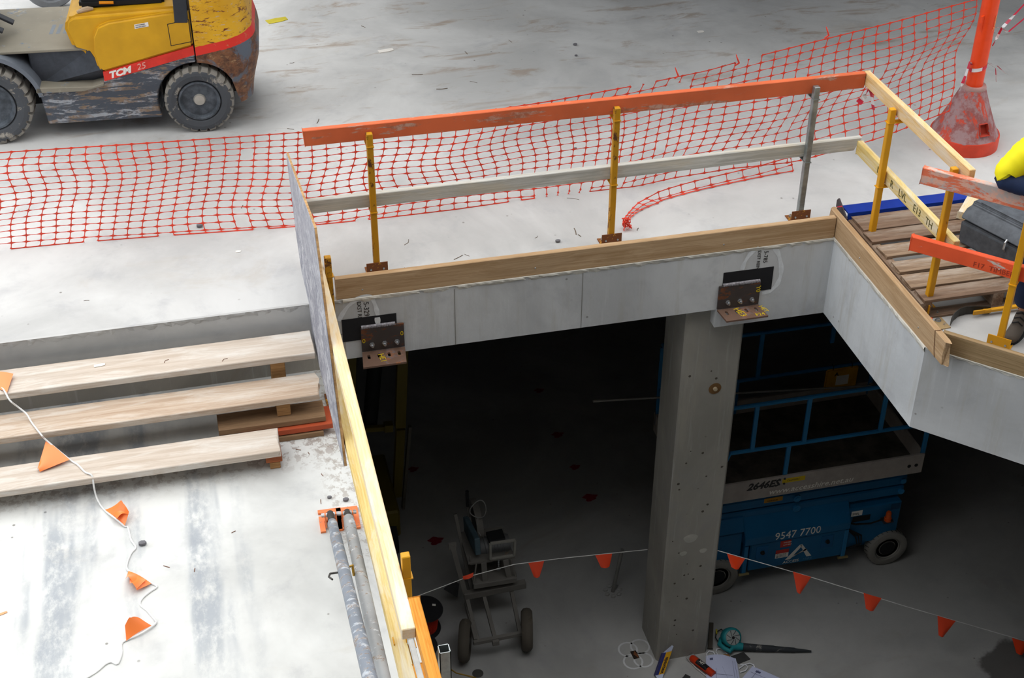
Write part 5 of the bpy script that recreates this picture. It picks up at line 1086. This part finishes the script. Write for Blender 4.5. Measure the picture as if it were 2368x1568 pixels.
a, b = at(1105, 1265, 'y', 9.28), at(1078, 1212, 'y', 9.70)
MB().bar(a + V((0, 0, .0)), b, .05, .17, (0, 0, 1)).build('drive_cover', GUNB, sw, bevel=.006)
c = at(1100, 1215, 'y', 9.75); gp = [c + V((.0, .25 * math.cos(t), .25 * math.sin(t))) for t in [R(x) for x in range(-20, 171, 10)]]
MB().grid([[p + V((-.03, 0, 0)), p + V((.03, 0, 0)), c + (p - c) * .86 + V((.03, 0, 0)), c + (p - c) * .86 + V((-.03, 0, 0))] for p in gp], 0, True).build('blade_guard', CRT, sw, smooth=True)
MB().lathe([(.0001, -.002), (.20, -.002), (.20, .002), (.0001, .002)], 40, c, (1, 0, 0)).build('blade', DKS, sw)
a, b = at(1082, 1185, 'y', 9.7), at(1080, 1136, 'y', 9.7); MB().tube([at(1086, 1225, 'y', 9.7), a, b], .008, 8).build('lever', CRT, sw); MB().tube([a.lerp(b, .3), b], .016, 10).build('lever_grip', BLACK, sw, smooth=True)
cq = at(1105, 1178, 'y', 9.6); MB().tube([cq + V((.075 * math.cos(t), .02 * math.sin(t * 2), .10 * math.sin(t))) for t in [R(x) for x in range(-90, 281, 15)]] + [at(1104, 1225, 'y', 9.55), at(1112, 1240, 'y', 9.5)], .005, 6).build('power_lead', plain('grey_lead', '#8f8f8c', .6), sw, smooth=True)
MB().lathe([(.018, -.003), (.022, 0), (.018, .003)], 14, at(1153, 1316, 'y', 9.2), (0, 1, .2)).build('chain_ring', STEEL, sw)
for k in range(4): MB().lathe([(.006, -.006), (.008, 0), (.006, .006)], 8, at(1153, 1297 + 4 * k, 'y', 9.2), (1, 0, 0) if k % 2 else (0, 1, 0)).build('chain_link', STEEL, sw)
a, b = at(1046, 1262, 'y', 9.3), at(1082, 1395, 'y', 9.25); sbar('side_post', b, a, .045, .045, up=(0, 1, 0)); sbar('side_post', b + V((.06, .05, 0)), a + V((.10, .35, .05)), .03, .03, up=(0, 1, 0)); sbar('post_cap', a + V((-.035, 0, 0)), a + V((.035, 0, 0)), .055, .03, up=(0, 1, 0))
b2_ = at(1112, 1478, 'z', ZF + .24); sbar('side_post', at(1078, 1392, 'y', 9.24), b2_ + V((-.05, 0, 0)), .035, .035, up=(0, 1, 0))
MB().hexa([at(u, v, 'y', 9.5) for u, v in ((1025, 1362), (1050, 1342), (1062, 1350), (1058, 1382))] + [at(u, v, 'y', 9.52) for u, v in ((1025, 1362), (1050, 1342), (1062, 1350), (1058, 1382))]).build('side_tray', plain('dark_tray', '#4a4a4c', .6), sw)
# cable reels
RED_C = plain('red_cable', '#c4301c', .45, 0, .15, 40)
for px, py, dz_, lab in ((985, 1407, .285, 'black flanged reel of red cable behind the landing rail, farther one'), (972, 1492, .26, 'black flanged reel of red cable partly hidden by the orange rail, nearer one')):
    c = at(px, py, 'z', ZF + dz_); t = thing('cable_reel', lab, 'cable reel', (c.x, c.y, ZF), 0, 'reels of red cable'); ax = V((.08, -.12, 1)).normalized(); c0_ = V((c.x, c.y, ZF + .02)) - V((.02, -.03, 0))
    for s0 in (0, dz_ - .03): MB().lathe([(.0001, s0 + .012), (.04, s0 + .012), (.15, s0 + .012), (.155, s0 + .006), (.15, s0), (.0001, s0)], 36, c0_, ax).build('flange', plain('reel_black', '#232326', .5) if px == 985 and s0 == 0 else bpy.data.materials['reel_black'], t, smooth=True)
    MB().lathe([(.115 + .006 * (k % 2), .016 + (dz_ - .05) * k / 24) for k in range(25)], 32, c0_, ax).build('cable_winding', RED_C, t, smooth=True)
    MB().add([c0_ + ax * (dz_ - .0165) + V((.06 + a, .02 + b, 0)) for a, b in ((0, 0), (.03, -.01), (.035, .015), (.005, .025))], [(0, 1, 2, 3)]).build('paper_label', M_WHT, t)
# stand pipe, floor socket and chalk rings
p = at(1417, 1368, 'z', ZF); q = at(1439, 1270, 'y', p.y + .05); MB().tube([p + V((0, 0, -.0)), q], .017, 12).build('stand_pipe', plain('grey_pipe', '#8d8c88', .5, .3), label='thin grey pipe standing alone in a broken hole in the basement floor', cat='pipe')
for k in range(7):
    a = 2 * math.pi * k / 7; c = p + V((.07 * math.cos(a), .07 * math.sin(a), .008)); m = MB().ball(c, (.028, .022, .016), 6); m.v = [V((v.x, v.y, max(v.z, ZF))) for v in m.v]; m.build('concrete_lump', M_BASE, label='broken concrete lump around the foot of the grey stand pipe', cat='rubble', group='lumps around the stand pipe')
base_o = bpy.data.objects['floor_basement']
q = [at(u, v, 'z', ZF + .0015) for u, v in ((1457, 1507), (1470, 1504), (1479, 1521), (1466, 1525))]; MB().prism(q, (0, 0, .001)).build('floor_socket', plain('socket_dark', '#2c221c', .8), base_o); MB().prism([q[1].lerp(q[2], .1).lerp(q[0], .3) + V((0, 0, .001)), q[2].lerp(q[1], .35) + V((0, 0, .001)), q[2].lerp(q[3], .2) + V((0, 0, .001)), q[3].lerp(q[0], .4).lerp(q[1], .3) + V((0, 0, .001))], (0, 0, .002)).build('socket_insert', plain('socket_rust', '#7a4a2c', .7), base_o)
for u, v in ((1452, 1502), (1480, 1495), (1464, 1530), (1488, 1526)):
    c = at(u, v, 'z', ZF + .002); MB().grid([[c + V((r_ * math.cos(a), r_ * math.sin(a), 0)) for r_ in (.075, .092)] for a in [R(x) for x in range(0, 361, 20)]]).build('chalk_ring', plain('chalk', '#d4d6d8', .9) if u == 1452 else bpy.data.materials['chalk'], base_o)
RSP = None
for u, v, r_ in ((1008, 1250, .07), (1330, 1080, .05), (1365, 1150, .07), (1290, 1005, .06), (1247, 903, .05), (956, 1085, .05)):
    c = at(u, v, 'z', ZF + .002); RSP = RSP or plain('red_spray', '#8e1a2c', .8)
    MB().add([c + V((r_ * (1 + .3 * math.sin(5 * a)) * math.cos(a), r_ * .8 * math.sin(a) * (1 + .2 * math.cos(3 * a)), 0)) for a in [R(x) for x in range(0, 360, 20)]], [tuple(range(18))]).build('paint_spot', RSP, base_o)
timber('timber_offcut', at(1642, 1500, 'z', ZF + .02) , at(1645, 1440, 'y', 8.62), .04, .02, plain('dark_timber', '#4c463e', .8), label='dark thin board leaning at the right side of the column foot', cat='timber board')
# blower
TEAL = painted('teal_plastic', '#1f7f86', '#5a7a7c', .3, 10, .45)
bl = thing('blower', 'teal electric blower with a long dusty nozzle on the basement floor', 'blower', at(1692, 1490, 'z', ZF)); c = at(1691, 1474, 'z', ZF + .11); fa = V((.05, -.75, .66)).normalized()
MB().lathe([(.05, -.075), (.082, -.06), (.09, -.02), (.09, .02), (.082, .035), (.07, .04), (.0001, .04)], 32, c, fa).build('fan_housing', TEAL, bl, smooth=True)
MB().lathe([(.068, .041), (.066, .047), (.02, .049), (.0001, .049)], 28, c, fa).build('intake_grille', plain('grey_grille', '#9aa19f', .5), bl, smooth=True)
s1 = fa.cross(V((0, 0, 1))).normalized(); s2 = s1.cross(fa)
for k in range(8): a = 2 * math.pi * k / 8; MB().bar(c + fa * .05 + (s1 * math.cos(a) + s2 * math.sin(a)) * .02, c + fa * .05 + (s1 * math.cos(a + .6) + s2 * math.sin(a + .6)) * .066, .004, .003, fa).build('grille_vane', M_GUARD, bl)
MB().lathe([(.014, .05), (.012, .054), (.0001, .055)], 12, c, fa).build('grille_boss', BLACK, bl)
n0, n1 = at(1690, 1492, 'z', ZF + .055), at(1718, 1496, 'z', ZF + .05); te_ = at(1876, 1506, 'z', ZF + .022)
MB().tube([n0, n1], [.05, .034], 16).build('outlet_duct', TEAL, bl, smooth=True)
NZ = painted('dusty_black_nozzle', '#34383c', '#8a8984', .45, 7, .6)
MB().tube([n1, n1.lerp(te_, .1), n1.lerp(te_, .45), n1.lerp(te_, .47), n1.lerp(te_, .75), n1.lerp(te_, .77), n1.lerp(te_, .93), te_], [.036, .033, .029, .026, .022, .018, .012, .008], 16).build('nozzle', NZ, bl, smooth=True)
h0 = [at(u, v, 'z', ZF + .06) for u, v in ((1668, 1477), (1664, 1490), (1676, 1500), (1688, 1506), (1694, 1499))]; MB().tube(h0, .022, 10).build('handle', TEAL, bl, smooth=True)
MB().tube([at(u, v, 'z', ZF + .03) for u, v in ((1663, 1488), (1655, 1475), (1656, 1462), (1668, 1455), (1676, 1462))], .005, 6).build('power_cord', BLACK, bl); MB().tube([at(1657, 1466, 'z', ZF + .03), at(1657, 1456, 'z', ZF + .03)], .008, 8).build('cord_tag', plain('yellow_tag', '#d8c83c', .5), bl)
# papers, box, cartridge, hooks, plates
PAP = plain('plan_paper', '#c3c9e6', .7, 0, .03, 3); INKB = plain('plan_ink', '#5a5f80', .8)
def sheet(lab, pxs, bulge, lines):
    cs = [at(u, v, 'z', ZF + .004) for u, v in pxs]; rows = []
    f = lambda u, v: cs[0].lerp(cs[1], u).lerp(cs[3].lerp(cs[2], u), v) + V((0, 0, bulge * (math.sin(math.pi * min(1, u * 1.0)) * (1 - .6 * v) + .15 * math.sin(5 * u + 3 * v)) + .003 + (.0 if bulge < .01 else .004)))
    m = MB(); t = thing('drawing_sheet', lab, 'paper', cs[0]); m.grid([[f(i / 14, j / 14) for i in range(15)] for j in range(15)]).build('sheet', PAP, t, smooth=True, thick=.0008)
    for (u0, v0, u1, v1) in lines:
        n_ = 8; MB().grid([[f(u0 + (u1 - u0) * k / n_ + du, v0 + (v1 - v0) * k / n_ + dv) + V((0, 0, .0022)) for du, dv in ((-.004, -.004), (.004, .004))] for k in range(n_ + 1)]).build('drawn_line', INKB, t)
    m = MB(); m.grid([[f(.12 + .1 * i / 3, .08 + .06 * j / 2) + V((0, 0, .002)) for i in range(4)] for j in range(3)]).build('title_block', INKB, t); return t
sheet('pale blue-white drawing sheet with a curled top edge beside the orange cartridge', ((1632, 1518), (1703, 1524), (1716, 1610), (1634, 1608)), .03, ((.2, .5, .8, .5), (.3, .35, .3, .9), (.5, .3, .75, .8), (.92, .1, .95, .9), (.85, .1, .86, .9), (.1, .75, .5, .8)))
sheet('flat drawing sheet at the bottom edge, right of the curled one', ((1740, 1541), (1850, 1590), (1800, 1640), (1690, 1600)), .004, ((.05, .2, .9, .2), (.15, .05, .15, .9), (.3, .4, .8, .45)))
CBX = [plain('carton_yellow', '#e0a712', .5), plain('carton_blue', '#2b3272', .5), plain('carton_white', '#c8d2ea', .6)]
b0 = at(1523, 1562, 'z', ZF); tp_ = at(1541, 1510, 'y', 8.37); axb = (tp_ - b0); Lx = axb.length; axb.normalize(); sx_ = V((1, .05, 0)).normalized(); nx_ = sx_.cross(axb).normalized()
if nx_.y > 0: nx_ = -nx_
cx = thing('carton', 'small open yellow and blue carton leaning on the column foot', 'carton', b0)
o_ = b0 + nx_ * .03 + V((0, 0, .012)); hw_ = .042
m = MB(); c8 = [o_ - sx_ * hw_ - nx_ * .05, o_ + sx_ * hw_ - nx_ * .05, o_ + sx_ * hw_, o_ - sx_ * hw_]; m.hexa(c8 + [p + axb * Lx for p in c8]); m.m = [2, 2, 0, 1, 0, 1]
m.build('carton_body', CBX, cx)
MB().prism([o_ - sx_ * hw_ + nx_ * .0008, o_ - sx_ * .012 + nx_ * .0008, o_ - sx_ * .012 + nx_ * .0008 + axb * Lx, o_ - sx_ * hw_ + nx_ * .0008 + axb * Lx], nx_ * .0005).build('blue_panel', CBX[1], cx)
text('spaxtex', .048, o_ + nx_ * .0015 + axb * (Lx * .76) + sx_ * .004, -axb, sx_, plain('carton_print', '#3a2a20', .6), cx, weight=.0015)
for s_, zz_ in ((1, Lx), (-1, 0)):
    e0 = o_ + axb * zz_; MB().prism([e0 - sx_ * hw_, e0 + sx_ * hw_ * .9, e0 + sx_ * hw_ * .9 + axb * .045 * s_ + nx_ * .01, e0 + sx_ * hw_ * .4 + axb * .06 * s_ + nx_ * .012, e0 - sx_ * hw_ * .4 + axb * .03 * s_ + nx_ * .008], nx_ * .001).build('flap', CBX[2], cx)
c0_, c1_ = at(1598, 1520, 'z', ZF + .035), at(1650, 1560, 'z', ZF + .035)
ct_ = thing('cartridge', 'orange resin cartridge in a clear plastic sleeve beside the drawing sheet', 'cartridge', c0_)
MB().tube([c0_, c0_.lerp(c1_, .06), c1_], [.02, .03, .03], 20).build('tube', plain('cartridge_orange', '#e8431c', .35), ct_, smooth=True)
dx_ = (c1_ - c0_).normalized(); wx_ = dx_.cross(V((0, 0, 1))).normalized(); 
lbm = MB(); lbm.grid([[c0_ + dx_ * s_ + (V((0, 0, 1)) * math.cos(a) - wx_ * -math.sin(a)) * .0308 for a in [R(x) for x in range(-50, 75, 12)]] for s_ in (.075, .2)]); lbo = lbm.build('label_band', plain('cartridge_black', '#26262a', .45), ct_, smooth=True)
text('HIT', .034, c0_ + dx_ * .10 + V((0, 0, .0325)) + wx_ * .012, dx_, -wx_, M_WHT, ct_, weight=.001)
g = bpy.data.materials.new('clear_film'); g.use_nodes = True; gb = g.node_tree.nodes['Principled BSDF']; gb.inputs['Transmission Weight'].default_value = 1; gb.inputs['Roughness'].default_value = .12; gb.inputs['IOR'].default_value = 1.1
MB().tube([c0_ - dx_ * .03 + V((0, 0, .01)), c0_ - dx_ * .01, c0_ + dx_ * .05, c1_], [.036, .040, .037, .034], 14, caps=False).build('plastic_sleeve', g, ct_, smooth=True)
MB().tube([c0_ - dx_ * .02 - V((0, 0, .02)) + wx_ * .02, c0_ + dx_ * .1 + wx_ * .042 - V((0, 0, .025)), c1_ + wx_ * .045 - V((0, 0, .025))], .005, 6).build('film_seam', plain('white_film', '#d8d4d4', .4), ct_)
WR = plain('white_coated_wire', '#eef0f6', .5)
for lab, pts in (('white wire hook under the curled sheet, left one', ((1636, 1524), (1634, 1512), (1640, 1506), (1650, 1508), (1656, 1520), (1656, 1530))), ('white wire hook behind the curled sheet, middle one', ((1664, 1522), (1656, 1508), (1658, 1501), (1668, 1500), (1676, 1507), (1683, 1514))), ('white wire loop between the two drawing sheets, upper one', ((1712, 1538), (1724, 1537), (1730, 1543), (1724, 1551), (1711, 1555))), ('white wire hook right of the two drawing sheets, lower one', ((1709, 1546), (1722, 1537), (1734, 1534), (1743, 1538), (1745, 1544)))):
    MB().tube([at(u, v, 'z', ZF + .012) for u, v in pts], .006, 8).build('wire_hook', WR, label=lab, cat='hook', group='white wire hooks', smooth=True)
for lab, pxs in (('dark rectangular steel plate behind the drawing sheets', ((1690, 1519), (1719, 1509), (1735, 1525), (1708, 1536))), ('small dark steel plate at the bottom edge left of the sheets', ((1585, 1560), (1597, 1566), (1590, 1578), (1575, 1572)))):
    MB().prism([at(u, v, 'z', ZF + .0005) for u, v in pxs], (0, 0, .008)).build('steel_plate', painted('dark_plate', '#3a3a3a', '#6a6660', .4, 20, .6) if 'behind' in lab else bpy.data.materials['dark_plate'], label=lab, cat='steel plate')
MB().prism([at(u, v, 'z', ZF + .0005) for u, v in ((1672, 1517), (1684, 1516), (1688, 1521), (1676, 1523))], (0, 0, .02)).build('timber_offcut', plain('orange_offcut', '#9a6a3a', .7), label='small brown wedge beside the dark steel plate', cat='timber wedge')
# yellow lift in the dark at the left
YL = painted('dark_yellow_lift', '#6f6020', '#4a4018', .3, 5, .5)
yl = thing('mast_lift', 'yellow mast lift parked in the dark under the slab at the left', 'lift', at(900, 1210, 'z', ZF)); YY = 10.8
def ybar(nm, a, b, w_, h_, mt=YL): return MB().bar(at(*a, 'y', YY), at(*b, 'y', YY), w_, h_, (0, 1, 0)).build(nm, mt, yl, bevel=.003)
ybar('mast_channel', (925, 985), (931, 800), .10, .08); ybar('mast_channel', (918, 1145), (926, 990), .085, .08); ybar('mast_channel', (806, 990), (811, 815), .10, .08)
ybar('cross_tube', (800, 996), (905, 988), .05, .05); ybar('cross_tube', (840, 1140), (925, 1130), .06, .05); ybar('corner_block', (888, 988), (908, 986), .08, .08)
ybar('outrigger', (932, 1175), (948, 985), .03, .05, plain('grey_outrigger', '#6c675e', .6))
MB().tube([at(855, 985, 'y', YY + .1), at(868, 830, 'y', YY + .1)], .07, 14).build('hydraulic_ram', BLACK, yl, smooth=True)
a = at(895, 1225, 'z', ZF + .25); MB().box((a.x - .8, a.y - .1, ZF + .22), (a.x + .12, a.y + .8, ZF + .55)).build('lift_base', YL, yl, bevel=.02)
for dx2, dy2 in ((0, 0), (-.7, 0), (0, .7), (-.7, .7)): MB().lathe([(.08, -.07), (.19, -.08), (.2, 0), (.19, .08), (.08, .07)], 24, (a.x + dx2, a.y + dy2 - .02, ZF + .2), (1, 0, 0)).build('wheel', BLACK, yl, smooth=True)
# ------------------------------------------------------------------ small debris
def bit(nm, px, py, z, L_2, ang, r_, mt, lab, cat, grp=None, bend=.2):
    p = at(px, py, 'z', z + r_); d = V((math.cos(ang), math.sin(ang), 0)); n_ = V((-d.y, d.x, 0)); MB().tube([p - d * L_2, p + n_ * L_2 * bend, p + d * L_2], r_, 5).build(nm, mt, label=lab, cat=cat, group=grp)
TWIG = plain('dry_twig', '#6a5a48', .9); NLR = plain('rusty_nail', '#7a4f36', .7)
rr = random.Random(11)
for px, py in ((1078, 122), (1180, 95), (1095, 190), (925, 305), (965, 172), (675, 145), (1330, 102), (672, 298), (840, 62), (1022, 205), (1218, 245), (735, 280), (1325, 460), (1330, 535), (1340, 545), (1475, 530), (1240, 548), (1060, 595), (1080, 590), (935, 622), (826, 640), (560, 478), (200, 695), (940, 560)):
    bit('twig', px, py, 0, rr.uniform(.015, .05), rr.uniform(0, 3.1), rr.uniform(.0014, .003), TWIG, 'thin dry twig or wire scrap lying on the upper slab', 'twig', 'scraps littering the upper slab', rr.uniform(-.4, .4))
for px, py in ((714, 1048), (745, 1098), (450, 1318), (742, 1160), (690, 1040), (540, 1230), (385, 1310)):
    bit('nail', px, py, ZL, rr.uniform(.012, .022), rr.uniform(0, 3.1), .0022, NLR, 'rusty nail lying on the pale landing', 'nail', 'nails on the landing', .05)
for px, py, z in ((385, 835, -.14), (520, 832, -.14)): bit('nail', px, py, z, .022, rr.uniform(0, 3.1), .0018, NLR, 'bent nail lying on the top step plank', 'nail', 'nails on the top plank', .5)
def scrap(nm, px, py, z, sx2, sy2, mt, lab, cat, rz=0):
    p = at(px, py, 'z', z + .0005); c, s_ = math.cos(rz), math.sin(rz); pts = []
    for a, b in ((-1, -1), (.2, -1.1), (1, -.8), (1.05, .7), (.1, 1), (-1, .9)): x, y = a * sx2, b * sy2; pts.append(p + V((x * c - y * s_, x * s_ + y * c, .0)))
    MB().prism(pts, (0, 0, .004)).build(nm, mt, label=lab, cat=cat)
scrap('plastic_scrap', 640, 47, 0, .10, .05, plain('yellow_scrap', '#c9b81c', .5), 'crumpled yellow plastic scrap on the slab behind the forklift', 'scrap', .3)
scrap('paper_scrap', 892, 117, 0, .07, .03, M_WHT, 'torn white paper scrap on the upper slab among brown stains', 'scrap', .2)
scrap('paper_scrap', 1620, 73, 0, .03, .02, M_WHT, 'small white paper scrap on the upper slab at the top', 'scrap')
scrap('paper_scrap', 551, 582, 0, .018, .012, M_WHT, 'tiny white scrap on the slab in front of the mesh', 'scrap')
scrap('paper_tag', 230, 845, -.14, .035, .014, M_WHT, 'white paper tag lying on the top step plank', 'tag', .1)
scrap('wood_chip', 4, 1420, ZL, .03, .008, plain('chip_orange', '#f0b080', .7), 'pale wood chip at the left edge of the landing', 'chip', .3)
for k, (px, py) in enumerate(((762, 1152), (800, 1158), (330, 1260), (1330, 345), (1290, 560), (462, 525), (1332, 130), (1330, 105), (1925, 545))):
    z = ZL if k < 3 else 0; p = at(px, py, 'z', z); r_ = .012 + .004 * (k % 3); m = MB().ball(p + V((0, 0, r_ * .7)), (r_ * 1.4, r_, r_ * .8), 7); m.build('pebble', plain('grey_pebble', '#77767a', .8) if k == 0 else bpy.data.materials['grey_pebble'], label=('grey stone lump on the landing near the props and flags' if k < 3 else 'small grey pebble lying on the upper slab'), cat='pebble', group='pebbles on the landing' if k < 3 else 'pebbles on the upper slab', smooth=True)
p = at(1945, 560, 'z', ZF); bit('extension_lead', 1060, 1550, ZF, .18, 2.4, .006, plain('yellow_lead', '#a8842a', .6), 'yellow lead end on the basement floor beside the square tube', 'lead')
p = at(1105, 1558, 'z', ZF); MB().lathe([(.045, 0), (.05, .004), (.0001, .006)], 16, p).build('drain_cap', plain('drain_dark', '#4a4946', .8), label='round dark floor cap near the saw cart at the bottom', cat='cap')
